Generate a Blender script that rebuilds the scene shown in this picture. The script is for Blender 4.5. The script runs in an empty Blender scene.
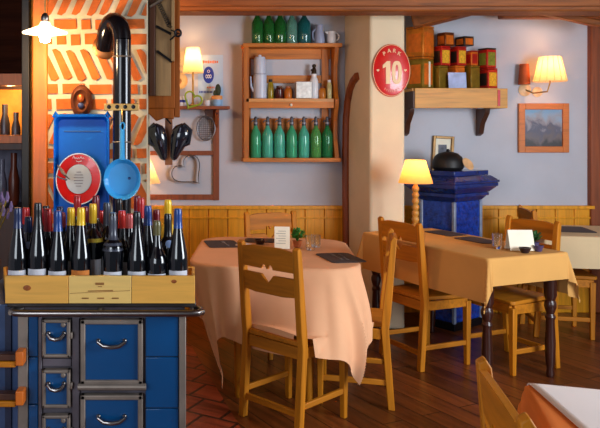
import bpy, bmesh, math, random
from mathutils import Vector, Matrix
random.seed(7)
PI = math.pi
sc = bpy.context.scene
COL = sc.collection
F = 710.0; HY = 133.0; VX = 170.0; EYE = 1.46   # focal length in pixels, vanishing point, eye height
WALL = 5.8

def P(px, py, Y):
    return Vector(((px - VX) / F * Y, Y, EYE - (py - HY) / F * Y))

def srgb(r, g, b):
    def c(v):
        v /= 255.0
        return v / 12.92 if v <= 0.04045 else ((v + 0.055) / 1.055) ** 2.4
    return (c(r), c(g), c(b), 1.0)

# ------------------------------------------------------------------ materials
MATS = {}
def nodes_of(name):
    m = bpy.data.materials.new(name); m.use_nodes = True
    nt = m.node_tree; nt.nodes.clear()
    out = nt.nodes.new('ShaderNodeOutputMaterial'); b = nt.nodes.new('ShaderNodeBsdfPrincipled')
    nt.links.new(b.outputs[0], out.inputs[0])
    return m, nt, b, out

def grain(nt, scale, detail=5.0, dist=0.0, stretch=(1, 1, 1), rz=0.0):
    tc = nt.nodes.new('ShaderNodeTexCoord'); mp = nt.nodes.new('ShaderNodeMapping')
    mp.inputs['Scale'].default_value = stretch; mp.inputs['Rotation'].default_value = (0, 0, rz)
    n = nt.nodes.new('ShaderNodeTexNoise'); n.inputs['Scale'].default_value = scale
    n.inputs['Detail'].default_value = detail; n.inputs['Distortion'].default_value = dist
    nt.links.new(tc.outputs['Object'], mp.inputs[0]); nt.links.new(mp.outputs[0], n.inputs['Vector'])
    return n, mp

def ramp(nt, src, stops):
    r = nt.nodes.new('ShaderNodeValToRGB')
    e = r.color_ramp.elements
    e[0].position, e[0].color = stops[0]; e[1].position, e[1].color = stops[-1]
    for p, c in stops[1:-1]:
        x = e.new(p); x.color = c
    nt.links.new(src, r.inputs[0]); return r

def scl(c, k):
    return (min(1, c[0] * k), min(1, c[1] * k), min(1, c[2] * k), 1)

def plain(name, c, rough=0.5, metal=0.0, var=0.25, scale=14, bump=0.0, trans=0.0, coat=0.0, ior=1.45, emit=None, estr=0, spec=0.5, stretch=(1,1,1)):
    if name in MATS: return MATS[name]
    m, nt, b, out = nodes_of(name)
    n, _ = grain(nt, scale, 4, 0, stretch)
    r = ramp(nt, n.outputs[0], [(0.3, scl(c, 1 - var)), (0.7, scl(c, 1 + var))])
    nt.links.new(r.outputs[0], b.inputs['Base Color'])
    b.inputs['Roughness'].default_value = rough; b.inputs['Metallic'].default_value = metal
    b.inputs['IOR'].default_value = ior; b.inputs['Transmission Weight'].default_value = trans
    b.inputs['Coat Weight'].default_value = coat; b.inputs['Specular IOR Level'].default_value = spec
    if bump:
        bp = nt.nodes.new('ShaderNodeBump'); bp.inputs['Strength'].default_value = bump; bp.inputs['Distance'].default_value = 0.01
        nt.links.new(n.outputs[0], bp.inputs['Height']); nt.links.new(bp.outputs[0], b.inputs['Normal'])
    if emit:
        b.inputs['Emission Color'].default_value = emit; b.inputs['Emission Strength'].default_value = estr
    MATS[name] = m; return m

def wood(name, c, axis='x', rough=0.45, contrast=0.4, scale=1.0, rz=0.0, spec=0.5):
    if name in MATS: return MATS[name]
    m, nt, b, out = nodes_of(name)
    st = {'x': (1.2, 16, 16), 'y': (16, 1.2, 16), 'z': (16, 16, 1.2)}[axis]
    st = tuple(s * scale for s in st)
    n, _ = grain(nt, 2.2, 7, 0.7, st, rz)
    r = ramp(nt, n.outputs[0], [(0.28, scl(c, 1 - contrast)), (0.5, c), (0.75, scl(c, 1 + contrast * 0.7))])
    nt.links.new(r.outputs[0], b.inputs['Base Color'])
    b.inputs['Roughness'].default_value = rough; b.inputs['Specular IOR Level'].default_value = spec
    bp = nt.nodes.new('ShaderNodeBump'); bp.inputs['Strength'].default_value = 0.15; bp.inputs['Distance'].default_value = 0.004
    nt.links.new(n.outputs[0], bp.inputs['Height']); nt.links.new(bp.outputs[0], b.inputs['Normal'])
    MATS[name] = m; return m

def boards(name, c, rz, bw, bh, mortar, gap, contrast=0.5, rough=0.4, offset=0.37, bump=0.3, c2=None):
    m, nt, b, out = nodes_of(name)
    tc = nt.nodes.new('ShaderNodeTexCoord'); mp = nt.nodes.new('ShaderNodeMapping'); mp.inputs['Rotation'].default_value = (0, 0, rz)
    br = nt.nodes.new('ShaderNodeTexBrick'); br.offset = offset
    br.inputs['Scale'].default_value = 1.0; br.inputs['Brick Width'].default_value = bw; br.inputs['Row Height'].default_value = bh
    br.inputs['Mortar Size'].default_value = gap; br.inputs['Mortar Smooth'].default_value = 0.3; br.inputs['Bias'].default_value = 0
    br.inputs['Color1'].default_value = scl(c, 1 - contrast); br.inputs['Color2'].default_value = c2 or scl(c, 1 + contrast)
    br.inputs['Mortar'].default_value = mortar
    nt.links.new(tc.outputs['Object'], mp.inputs[0]); nt.links.new(mp.outputs[0], br.inputs['Vector'])
    n = nt.nodes.new('ShaderNodeTexNoise'); n.inputs['Scale'].default_value = 3; n.inputs['Detail'].default_value = 8
    mp2 = nt.nodes.new('ShaderNodeMapping'); mp2.inputs['Scale'].default_value = (1.2, 9, 9)
    nt.links.new(mp.outputs[0], mp2.inputs[0]); nt.links.new(mp2.outputs[0], n.inputs['Vector'])
    r = ramp(nt, n.outputs[0], [(0.25, (0.45, 0.45, 0.45, 1)), (0.75, (1.35, 1.35, 1.35, 1))])
    mx = nt.nodes.new('ShaderNodeMix'); mx.data_type = 'RGBA'; mx.blend_type = 'MULTIPLY'; mx.inputs[0].default_value = 1
    nt.links.new(br.outputs['Color'], mx.inputs[6]); nt.links.new(r.outputs[0], mx.inputs[7])
    nt.links.new(mx.outputs[2], b.inputs['Base Color']); b.inputs['Roughness'].default_value = rough
    bp = nt.nodes.new('ShaderNodeBump'); bp.inputs['Strength'].default_value = bump; bp.inputs['Distance'].default_value = 0.01; bp.invert = True
    nt.links.new(br.outputs['Fac'], bp.inputs['Height']); nt.links.new(bp.outputs[0], b.inputs['Normal'])
    MATS[name] = m; return m

def shade_mat(name, c, tw=0.65):
    m, nt, b, out = nodes_of(name)
    n, _ = grain(nt, 60, 3)
    r = ramp(nt, n.outputs[0], [(0.2, scl(c, 0.9)), (0.8, scl(c, 1.05))])
    d = nt.nodes.new('ShaderNodeBsdfDiffuse'); t = nt.nodes.new('ShaderNodeBsdfTranslucent'); mx = nt.nodes.new('ShaderNodeMixShader')
    nt.links.new(r.outputs[0], d.inputs[0]); nt.links.new(r.outputs[0], t.inputs[0]); mx.inputs[0].default_value = tw
    nt.links.new(d.outputs[0], mx.inputs[1]); nt.links.new(t.outputs[0], mx.inputs[2]); nt.links.new(mx.outputs[0], out.inputs[0])
    MATS[name] = m; return m

def glass(name, c, rough=0.05, trans=0.9, ior=1.45):
    return plain(name, c, rough, 0, 0.05, 5, trans=trans, ior=ior)

# ------------------------------------------------------------------ mesh builder
class B:
    def __init__(s):
        s.bm = bmesh.new(); s.mi = 0
    def mat(s, i):
        s.mi = i; return s
    def _f(s, vs):
        try:
            f = s.bm.faces.new(vs); f.material_index = s.mi; return f
        except ValueError:
            return None
    def box(s, c, d, rz=0.0, M=None):
        M2 = Matrix.Translation(Vector(c)) @ Matrix.Rotation(rz, 4, 'Z') @ (M or Matrix())
        v = [s.bm.verts.new(M2 @ Vector((x * d[0] / 2, y * d[1] / 2, z * d[2] / 2))) for x in (-1, 1) for y in (-1, 1) for z in (-1, 1)]
        for q in ((0,1,3,2),(4,6,7,5),(0,4,5,1),(2,3,7,6),(0,2,6,4),(1,5,7,3)):
            s._f([v[i] for i in q])
        return s
    def box2(s, a, b):
        a, b = Vector(a), Vector(b)
        return s.box((a + b) / 2, [abs(b[i] - a[i]) for i in range(3)])
    def lathe(s, prof, n=24, c=(0, 0, 0), sx=1.0, sy=1.0, M=None, cap=True):
        c = Vector(c); M = M or Matrix(); rings = []
        for r, z in prof:
            if r < 1e-6:
                rings.append([s.bm.verts.new(c + M @ Vector((0, 0, z)))])
            else:
                rings.append([s.bm.verts.new(c + M @ Vector((r * sx * math.cos(2*PI*k/n), r * sy * math.sin(2*PI*k/n), z))) for k in range(n)])
        for a, b in zip(rings, rings[1:]):
            for k in range(n):
                k2 = (k + 1) % n
                if len(a) == 1 and len(b) == 1: continue
                if len(a) == 1: s._f([a[0], b[k], b[k2]])
                elif len(b) == 1: s._f([a[k], a[k2], b[0]])
                else: s._f([a[k], a[k2], b[k2], b[k]])
        if cap:
            if len(rings[0]) > 1: s._f(rings[0][::-1])
            if len(rings[-1]) > 1: s._f(rings[-1])
        return s
    def tube(s, pts, r, n=8, closed=False, flat=1.0):
        pts = [Vector(p) for p in pts]; N = len(pts); rs = r if isinstance(r, (list, tuple)) else [r] * N
        rings = []; up = None
        for i, p in enumerate(pts):
            a = pts[(i - 1) % N] if (closed or i > 0) else p; b = pts[(i + 1) % N] if (closed or i < N - 1) else p
            t = (b - a).normalized()
            if up is None:
                up = Vector((0, 0, 1)) if abs(t.z) < 0.9 else Vector((0, 1, 0))
            u = t.cross(up)
            if u.length < 1e-4: u = t.cross(Vector((1, 0, 0)))
            u.normalize(); w = u.cross(t).normalized(); up = w
            rings.append([s.bm.verts.new(p + (u * math.cos(2*PI*k/n) + w * math.sin(2*PI*k/n) * flat) * rs[i]) for k in range(n)])
        prs = list(zip(rings, rings[1:])) + ([(rings[-1], rings[0])] if closed else [])
        for a, b in prs:
            for k in range(n):
                s._f([a[k], a[(k+1) % n], b[(k+1) % n], b[k]])
        if not closed:
            s._f(rings[0][::-1]); s._f(rings[-1])
        return s
    def prism(s, poly, t0, t1, plane='xz', M=None):
        """poly in the plane, extruded along the remaining axis from t0 to t1"""
        M = M or Matrix()
        def pt(u, v, t):
            return {'xz': Vector((u, t, v)), 'yz': Vector((t, u, v)), 'xy': Vector((u, v, t))}[plane]
        a = [s.bm.verts.new(M @ pt(u, v, t0)) for u, v in poly]; b = [s.bm.verts.new(M @ pt(u, v, t1)) for u, v in poly]
        s._f(a); s._f(b[::-1]); n = len(poly)
        for k in range(n):
            s._f([a[k], b[k], b[(k+1) % n], a[(k+1) % n]])
        return s
    def ball(s, c, r, sx=1, sy=1, sz=1, n=14, M=None):
        prof = [(r * math.sin(PI * i / 10), -r * math.cos(PI * i / 10) * sz) for i in range(11)]
        prof[0] = (0, prof[0][1]); prof[-1] = (0, prof[-1][1])
        return s.lathe(prof, n, c, sx, sy, M)
    def sheet(s, fn, nu, nv):
        g = [[s.bm.verts.new(fn(i / nu, j / nv)) for j in range(nv + 1)] for i in range(nu + 1)]
        for i in range(nu):
            for j in range(nv):
                s._f([g[i][j], g[i+1][j], g[i+1][j+1], g[i][j+1]])
        return s
    def warp(s, fn):
        for v in s.bm.verts: v.co = fn(v.co)
        return s
    def out(s, name, m, parent=None, loc=None, bevel=0.0, smooth=True, ang=35, seg=2, solid=0.0, rz=0.0, world=True):
        """link as one mesh; with a parent, geometry given in world coordinates is moved into the parent's space when world is True"""
        bm = s.bm
        bmesh.ops.recalc_face_normals(bm, faces=bm.faces[:])
        if parent is not None and world:
            Mi = parent.matrix_basis.inverted() if parent.parent is None else (parent.parent.matrix_basis @ parent.matrix_basis).inverted()
            bm.transform(Mi)
        elif loc is not None and parent is None and world:
            bm.transform(Matrix.Translation(-Vector(loc)))
        me = bpy.data.meshes.new(name); bm.to_mesh(me); bm.free()
        for x in (m if isinstance(m, (list, tuple)) else [m]): me.materials.append(x)
        if smooth:
            me.polygons.foreach_set('use_smooth', [True] * len(me.polygons)); me.set_sharp_from_angle(angle=math.radians(ang))
        o = bpy.data.objects.new(name, me); COL.objects.link(o)
        if parent is not None: o.parent = parent
        if loc is not None: o.location = loc
        if rz: o.rotation_euler[2] = rz
        if loc is not None or rz: o.matrix_basis = Matrix.Translation(o.location) @ Matrix.Rotation(rz, 4, 'Z')
        if bevel:
            md = o.modifiers.new('edge', 'BEVEL'); md.width = bevel; md.segments = seg; md.limit_method = 'ANGLE'; md.angle_limit = math.radians(40)
        if solid:
            md = o.modifiers.new('cloth', 'SOLIDIFY'); md.thickness = solid; md.offset = 1
        return o

def tag(o, label, cat, group=None, kind=None):
    o['label'] = label; o['category'] = cat
    if group: o['group'] = group
    if kind: o['kind'] = kind
    return o
def thing(name, label, cat, loc=(0, 0, 0), rz=0.0, group=None):
    o = bpy.data.objects.new(name, None); COL.objects.link(o); o.empty_display_size = 0.05
    o.location = loc; o.rotation_euler[2] = rz
    o.matrix_basis = Matrix.Translation(Vector(loc)) @ Matrix.Rotation(rz, 4, 'Z')
    return tag(o, label, cat, group)
def struct(o, label=None):
    o['kind'] = 'structure'
    if label: o['label'] = label
    return o
def dup(src, loc, rz, label, group=None):
    r = src.copy(); COL.objects.link(r); r.location = loc; r.rotation_euler[2] = rz
    r['label'] = label
    if group: r['group'] = group
    for ch in list(src.children):
        c = ch.copy(); COL.objects.link(c); c.parent = r
        for g in list(ch.children):
            d = g.copy(); COL.objects.link(d); d.parent = c
    return r
def text(name, s, size, M, m, parent, ext=0.0008):
    cu = bpy.data.curves.new(name, 'FONT'); cu.body = s; cu.size = size; cu.align_x = 'CENTER'; cu.align_y = 'CENTER'; cu.extrude = ext; cu.offset = size * 0.012
    t = bpy.data.objects.new(name, cu); COL.objects.link(t); bpy.context.view_layer.update()
    me = bpy.data.meshes.new_from_object(t.evaluated_get(bpy.context.evaluated_depsgraph_get()))
    bpy.data.objects.remove(t); bpy.data.curves.remove(cu)
    me.transform(M); me.materials.clear(); me.materials.append(m)
    o = bpy.data.objects.new(name, me); COL.objects.link(o); o.parent = parent
    return o
FACING = Matrix.Rotation(PI / 2, 4, 'X')       # text lying in xy stands up facing the viewer's side (-Y)
def lamp(name, loc, watts, color, r=0.03, parent=None):
    l = bpy.data.lights.new(name, 'POINT'); l.energy = watts; l.color = color; l.shadow_soft_size = r
    o = bpy.data.objects.new(name, l); COL.objects.link(o); o.location = loc
    if parent is not None:
        o.parent = parent; o.location = Vector(loc) - Vector(parent.location)
    return o
def clip(poly, x0, x1):
    def half(pl, f, cut):
        out = []
        for i in range(len(pl)):
            a, b = pl[i], pl[(i + 1) % len(pl)]
            if f(a): out.append(a)
            if f(a) != f(b):
                t = (cut - a[0]) / (b[0] - a[0]); out.append((cut, a[1] + t * (b[1] - a[1])))
        return out
    p = half(poly, lambda q: q[0] >= x0, x0)
    return half(p, lambda q: q[0] <= x1, x1) if p else p
# ------------------------------------------------------------------ palette
plaster = plain('lime_plaster', srgb(192, 196, 208), 0.9, var=0.05, scale=3, bump=0.25)
cream_plaster = plain('cream_plaster', srgb(226, 210, 180), 0.9, var=0.05, scale=4, bump=0.25)
beamw = wood('dark_beam_wood', srgb(134, 72, 20), 'x', 0.6, 0.5)
ceilw = boards('ceiling_boards', srgb(98, 54, 20), 0, 3.0, 0.16, srgb(25, 12, 5), 0.008, 0.3, 0.55)
pine = wood('honey_pine', srgb(232, 158, 20), 'z', 0.4, 0.25)
pinex = wood('honey_pine_flat', srgb(206, 138, 32), 'x', 0.4, 0.25)
oakz = wood('oak_upright', srgb(192, 118, 16), 'z', 0.55, 0.3, spec=.3)
oakx = wood('oak_across', srgb(188, 114, 16), 'x', 0.55, 0.3, spec=.3)
oaky = wood('oak_seat', srgb(184, 112, 20), 'y', 0.55, 0.3, spec=.3)
orangewood = wood('orange_post_wood', srgb(218, 112, 28), 'z', 0.45, 0.2)
shelfw = wood('shelf_wood', srgb(192, 112, 18), 'x', 0.5, 0.35)
shelfz = wood('shelf_wood_upright', srgb(182, 104, 16), 'z', 0.5, 0.35)
palewood = wood('pale_shelf_wood', srgb(214, 152, 66), 'x', 0.5, 0.25)
darkwood = wood('dark_wood', srgb(70, 34, 14), 'z', 0.5, 0.4)
redwood = wood('red_brown_wood', srgb(136, 68, 30), 'z', 0.5, 0.35)
cratew = wood('crate_wood', srgb(232, 172, 72), 'x', 0.55, 0.16)
cratew2 = wood('crate_label_wood', srgb(236, 196, 110), 'x', 0.55, 0.12)
blackm = plain('black_iron', srgb(26, 26, 32), 0.35, 0.6, 0.2)
pipem = plain('black_enamel_pipe', srgb(18, 17, 24), 0.18, 0.5, 0.2, coat=0.5)
steel = plain('worn_steel', srgb(136, 124, 114), 0.5, 0.45, 0.25, 9)
irong = plain('grey_stove_iron', srgb(98, 92, 100), 0.5, 0.4, 0.3, 12)
chrome = plain('polished_steel', srgb(140, 134, 132), 0.3, 1.0, 0.1)
brass = plain('brass', srgb(176, 140, 84), 0.4, 0.8, 0.2)
bluetile = plain('blue_stove_tile', srgb(0, 72, 126), 0.3, 0, 0.15, 3, coat=0.2)
bluedark = plain('deep_blue_enamel', srgb(10, 60, 120), 0.3, 0, 0.2, 6)
bluetray = plain('blue_tray_enamel', srgb(0, 98, 205), 0.45, 0, 0.1, 4, coat=0.0, spec=.3)
bluepan = plain('light_blue_enamel', srgb(60, 160, 225), 0.25, 0, 0.1, 6, coat=0.5)
white = plain('white_glaze', srgb(225, 228, 235), 0.3, 0, 0.05)
cream = plain('cream_paper', srgb(240, 235, 215), 0.7, 0, 0.04)
redm = plain('red_enamel', srgb(205, 22, 18), 0.25, 0, 0.1, coat=0.4)
copper = plain('old_copper', srgb(112, 60, 36), 0.55, 0.4, 0.35, 20)
mortar = plain('old_mortar', srgb(200, 188, 160), 0.95, 0, 0.14, 9, bump=0.3)
brickm = plain('orange_brick', srgb(200, 96, 34), 0.9, 0, 0.22, 18, bump=0.5)
greyw = wood('weathered_board', srgb(142, 108, 66), 'z', 0.6, 0.3)

# ------------------------------------------------------------------ room shell
floorm = boards('floor_planks', srgb(112, 56, 22), -math.atan2(0.9, -0.42), 1.7, 0.13, srgb(26, 12, 6), 0.004, 0.35, 0.32)
tilem = boards('terracotta_tiles', srgb(146, 62, 34), math.radians(32), 0.2, 0.2, srgb(52, 26, 18), 0.01, 0.3, 0.4, 0.5)
struct(B().box2((-2.2, -1.2, -0.1), (4.0, WALL + 0.2, 0)).out('floor', floorm))
poly = [(0.45, 0.2), (0.42, 2.9), (0.35, 3.5), (0.14, 4.9), (-2.15, 4.9), (-2.15, 0.2)]
o = struct(B().prism(poly, 0.0, 0.004, 'xy').out('floor_tiles', tilem)); o.name = 'hearth_floor'
struct(B().box2((-2.2, -1.2, 2.42), (4.0, WALL + 0.2, 2.52)).out('ceiling', ceilw))
struct(B().box2((-2.2, WALL, 0), (4.0, WALL + 0.2, 2.42)).out('wall_back', plaster))
struct(B().box2((-2.3, -1.2, 0), (-2.2, WALL + 0.2, 2.42)).out('wall_left', plaster))
struct(B().box2((4.0, 3.4, 0), (4.1, WALL + 0.2, 2.42)).out('wall_right', plaster))

# pillar with an oblique left face and the arch of a low doorway in it
pl = P(344, 0, WALL).x, P(370, 0, 5.28).x, P(405, 0, 5.28).x
struct(B().prism([(pl[0], WALL), (pl[1], 5.28), (pl[2], 5.28), (pl[2], WALL)], 0, 2.42, 'xy').out('wall_pillar', cream_plaster, bevel=0.02, seg=3))
a, c = Vector((pl[0], WALL, 0)), Vector((pl[1], 5.28, 0)); e = (c - a); nrm = Vector((-e.y, e.x, 0)).normalized()
if nrm.x > 0: nrm = -nrm
def onface(px, py):
    k = (px - VX) / F                       # where the line of sight meets the oblique face
    t = (k * a.y - a.x) / (e.x - k * e.y)
    Y = a.y + t * e.y
    return Vector((k * Y, Y, EYE - (py - HY) / F * Y))
pts = [onface(348, 262), onface(347.5, 200), onface(347.5, 150), onface(348, 120), onface(349.5, 102), onface(352, 89), onface(355, 81), onface(359, 76)]
b = B(); 
for p0, p1 in zip(pts, pts[1:]):
    pass
b.tube([p + nrm * 0.012 for p in pts], 0.032, 8)
struct(b.out('trim_1', redwood), 'dark wooden arch trim on the slanted side of the pillar')

# wainscot of vertical boards with a cap rail, left and right of the pillar
zc = EYE - (206 - HY) / F * WALL
def wainscot(name, x0, x1):
    b = B(); n = max(1, round((x1 - x0) / 0.16)); w = (x1 - x0) / n
    for k in range(n):
        b.box2((x0 + k*w + 0.003, WALL - 0.03, 0.0), (x0 + (k+1)*w - 0.003, WALL, zc - 0.02))
    b.box2((x0, WALL - 0.012, 0), (x1, WALL, zc - 0.02))
    b.box2((x0, WALL - 0.042, zc - 0.10), (x1, WALL, zc - 0.085))
    b.box2((x0, WALL - 0.055, zc - 0.02), (x1, WALL, zc + 0.006))
    return struct(b.out(name, pine, bevel=0.003))
wainscot('trim_2', -2.2, pl[0] - 0.01); wainscot('trim_3', pl[2], P(591, 0, WALL).x)

# beams
struct(B().box2((P(178, 0, 4.85).x, 4.85, P(0, 11, 4.85).z), (4.0, 5.06, 2.42)).out('beam_main', beamw, bevel=0.015))
struct(B().box2((P(178, 0, 4.85).x - 0.0, 4.82, P(0, 6, 4.82).z), (4.0, 4.85, 2.42)).out('beam_facing', beamw, bevel=0.006))
def beam(name, p0, p1, w, h, m=beamw):
    p0, p1 = Vector(p0), Vector(p1); d = p1 - p0; L = d.length
    M = d.to_track_quat('X', 'Z').to_matrix().to_4x4()
    return struct(B().box((p0 + p1) / 2, (L, w, h), 0, M).out(name, beamw, bevel=0.012))
beam('beam_cross', P(412, 20, 5.6), P(560, -19, 5.2), 0.16, 0.15)
beam('beam_short', P(505, 3, 5.35), P(612, 27, 5.35), 0.07, 0.05)
beam('beam_wall', P(500, 13, 5.6), P(640, 13, 5.6), 0.10, 0.09)
struct(B().box2((P(591, 0, 5.75).x, 5.75, 0), (P(591, 0, 5.75).x + 0.2, WALL + 0.01, 2.42)).out('trim_post', redwood, bevel=0.01))
# painting shows a lighter strip of wall ends here: the dark post frames the room's right corner

# ------------------------------------------------------------------ brick chimney column
YB = 3.15
x0, x1 = P(48, 0, YB).x, P(147, 0, YB).x
b = B(); b.box2((x0, YB, 0), (x1, YB + 0.5, 2.42)); b.mat(1)
def brick(poly_px):
    q = [(P(px, py, YB).x, P(px, py, YB).z) for px, py in poly_px]
    q = clip(q, x0 + 0.002, x1 - 0.002)
    if len(q) >= 3:
        b.prism(q, YB - 0.007 - random.random() * 0.004, YB + 0.01, 'xz')
def diag(y0, y1, s, off):
    for k in range(-1, 10):
        x = 44 + off + k * 14 + random.uniform(-1, 1); sl = s * (y1 - y0) * 0.42; w = 8.2
        j = random.uniform(-1, 1)
        brick([(x + sl, y0 + j), (x + sl + w * .5, y0 - 1 + j), (x + sl + w, y0 + 2 + j), (x + w, y1 - 2 + j), (x + w * .5, y1 + 1 + j), (x, y1 + j)])
def hor(y0, y1, off):
    x = 44 + off
    while x < 150:
        w = random.choice((26, 25, 12, 24)); j = random.uniform(-.6, .6)
        brick([(x + 1, y0 + j), (x + w - 2, y0 + j - .4), (x + w - 1.4, y1 + j), (x + 1.4, y1 + j + .4)]); x += w + 2
y = -144; flip = 1
while y < 345:
    diag(y + 1, y + 30, flip, random.uniform(0, 8)); y += 35
    hor(y, y + 9, -random.uniform(0, 18)); y += 14.5
    hor(y, y + 10, -random.uniform(0, 18)); y += 15; flip = -flip
o = struct(b.out('wall_chimney', [mortar, brickm], bevel=0.0)); o['label'] = 'brick chimney column laid in slanted courses'

# orange post and dark frame to the left of the bricks
struct(B().box2((P(33, 0, YB).x, YB - 0.02, 0), (x0, YB + 0.28, 2.42)).out('trim_4', orangewood, bevel=0.006))
struct(B().box2((P(29.5, 0, YB).x, YB + 0.03, 0), (P(33, 0, YB).x, YB + 0.2, 2.42)).out('trim_5', plain('yellow_edge', srgb(214, 150, 40), 0.5), bevel=0.002))
struct(B().box2((P(22, 0, YB).x, YB - 0.01, 0), (P(29.5, 0, YB).x, YB + 0.12, 2.42)).out('trim_6', plain('near_black_frame', srgb(22, 14, 8), 0.5), bevel=0.003))

# timber board that hangs beside the chimney
YT = 3.32
tx0, tx1 = P(147.5, 0, YT).x, P(180, 0, YT).x
zt = P(0, 119, YT).z
b = B(); b.box2((tx0, YT, zt + 0.05), (P(175, 0, YT).x, YT + 0.07, 2.42)); b.box2((P(174, 0, YT).x, YT + 0.015, P(0, 117, YT).z), (tx1, YT + 0.11, 2.42))
b.prism([(tx0, zt + .03), (P(156, 0, YT).x, zt - .01), (P(164, 0, YT).x, zt + .005), (P(174, 0, YT).x, zt), (P(174, 0, YT).x, zt + .05), (tx0, zt + .05)], YT, YT + .07)
struct(b.out('trim_7', wood('brown_timber', srgb(138, 72, 20), 'z', 0.6, 0.35, spec=.2), bevel=0.004), 'brown hanging timber beside the brick chimney')

# far-left display cabinet seen past the dark frame
YC = 3.75
cb = thing('display_cabinet', 'dark wooden display cabinet glimpsed at the left edge behind the black frame', 'cabinet', (P(-10, 0, YC).x, YC + .15, 0))
cx0, cx1 = P(-45, 0, YC).x, P(26, 0, YC).x
b = B(); b.box2((cx0, YC + .34, 0), (cx1, YC + .36, 2.3)); b.box2((cx1 - .02, YC, 0), (cx1, YC + .36, 2.3)); b.box2((cx0, YC, 0), (cx0 + .02, YC + .36, 2.3))
b.out('case', darkwood, cb, bevel=.003)
B().box2((cx0, YC - .03, P(0, 74, YC).z), (cx1, YC + .34, 2.3)).out('cornice', wood('cornice_wood', srgb(52, 22, 10), 'x', .9, .5, spec=.1), cb, bevel=.01)
B().box2((cx0, YC - .02, P(0, 86, YC).z), (cx1, YC + .01, P(0, 73, YC).z)).out('rail', orangewood, cb, bevel=.003)
B().box2((cx0, YC - .02, P(0, 150, YC).z), (cx1, YC + .34, P(0, 143, YC).z)).out('shelf', darkwood, cb, bevel=.003)
B().box2((cx0, YC - .01, P(0, 144, YC).z), (cx1, YC + .02, P(0, 135, YC).z)).out('rail', orangewood, cb, bevel=.003)
B().box2((cx0, YC - .02, 0), (cx1, YC + .34, P(0, 208, YC).z)).out('base', darkwood, cb, bevel=.003)
B().box2((cx0 + .02, YC + .32, P(0, 143, YC).z), (cx1 - .02, YC + .335, P(0, 86, YC).z)).out('back_panel', plain('amber_panel', srgb(236, 160, 60), .6), cb)
B().box2((cx0 + .02, YC + .32, P(0, 208, YC).z), (cx1 - .02, YC + .335, P(0, 150, YC).z)).out('back_panel', plain('grey_blue_panel', srgb(120, 118, 140), .6), cb)
lamp('cabinet_light', (P(5, 90, YC).x, YC + .12, P(0, 91, YC).z), 4.5, (1, .55, .2), .02, cb)
zs = P(0, 143, YC).z
def jug(px, w, h, name, label, m, cat='jug', z=zs, Y=YC + .15, grp=None):
    p = P(px, 0, Y); r = w / F * Y / 2; H = h / F * Y
    o = B().lathe([(r*.7, 0), (r, H*.12), (r*1.0, H*.5), (r*.55, H*.75), (r*.6, H), (r*.5, H)], 16, (p.x, Y, z + .001)).out(name, m, loc=(p.x, Y, z))
    return tag(o, label, cat, grp)
pew = plain('pewter', srgb(110, 108, 112), .4, .7)
jug(5, 10, 38, 'pewter_tankard', 'grey pewter tankard nearest the left edge on the lit cabinet shelf', pew, 'tankard')
jug(16, 9, 30, 'pewter_tankard', 'shorter grey pewter tankard on the lit cabinet shelf beside the black frame', pew, 'tankard')
zb = P(0, 208, YC).z
jug(14, 11, 52, 'brown_bottle', 'reddish brown bottle in the lower compartment of the left cabinet', plain('brown_glaze', srgb(104, 44, 24), .3), 'bottle', zb)
jug(2, 10, 46, 'grey_bottle', 'grey stoneware bottle in the lower compartment at the left picture edge', plain('grey_glaze', srgb(110, 110, 130), .3), 'bottle', zb)
# ------------------------------------------------------------------ blue range cooker
YS = 2.55
def S(px, py): return P(px, py, YS)
sx0, sx1 = S(18, 0).x, S(186, 0).x
ztop = P(0, 304, 2.5).z                         # cooker top
st = thing('range_cooker', 'blue tiled cast iron range cooker with steel framed doors under the wine crate', 'stove', ((sx0+sx1)/2, 2.84, 0))
B().box2((sx0 + .004, YS + .012, 0.06), (sx1 - .004, 3.13, ztop - .02)).out('body', irong, st, bevel=.004)
B().box2((sx0 + .02, YS + .05, 0), (sx1 - .02, 3.1, 0.07)).out('plinth', blackm, st)
B().box2((S(8, 0).x, YS - .02, ztop - .02), (S(196, 0).x, 3.14, ztop)).out('hob', plain('hob_iron', srgb(70, 64, 62), .35, .6, .3), st, bevel=.005)
zr = S(0, 309).z
xa, xb = P(9, 0, 2.49).x, P(203, 0, 2.49).x
rail = [(xa + .03, 2.56, zr), (xa + .008, 2.535, zr), (xa + .004, 2.51, zr), (xa + .02, 2.492, zr), (xa + .05, 2.488, zr)] + [(xa + .05 + (xb - xa - .1) * k / 6, 2.488, zr) for k in range(1, 6)] + [(xb - .05, 2.488, zr), (xb - .02, 2.492, zr), (xb - .004, 2.51, zr), (xb - .008, 2.535, zr), (xb - .03, 2.56, zr)]
r_ = B().tube(rail, .0125, 12).out('towel_rail', chrome, st)
for px in (14, 100, 192):
    B().tube([(S(px, 0).x, 2.49, zr), (S(px, 0).x, 2.56, zr)], .008, 8).out('rail_bracket', steel, r_)
def panel(px0, py0, px1, py1, name, m, dy=0.0, th=.012, bev=.003):
    a, c = S(px0, py0), S(px1, py1)
    return B().box2((a.x, YS - dy, c.z), (c.x, YS - dy + th, a.z)).out(name, m, st, bevel=bev)
for (a_, b_) in ((311, 356.6), (357.4, 408), (409, 460), (461, 512)):
    panel(145.5, a_, 178.5, b_, 'tile', bluetile); 
for (a_, b_) in ((311, 356.6), (357.4, 404), (405, 452), (453, 512)):
    panel(28.5, a_, 38, b_, 'tile', bluetile)
panel(179, 310, 186, 512, 'corner_post', steel, .006, .02)
panel(18, 310, 28, 512, 'corner_post', steel, .006, .02)
panel(38.5, 310, 42, 512, 'iron_strip', irong, .004)
panel(72, 310, 79.5, 512, 'iron_strip', irong, .004)
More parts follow.
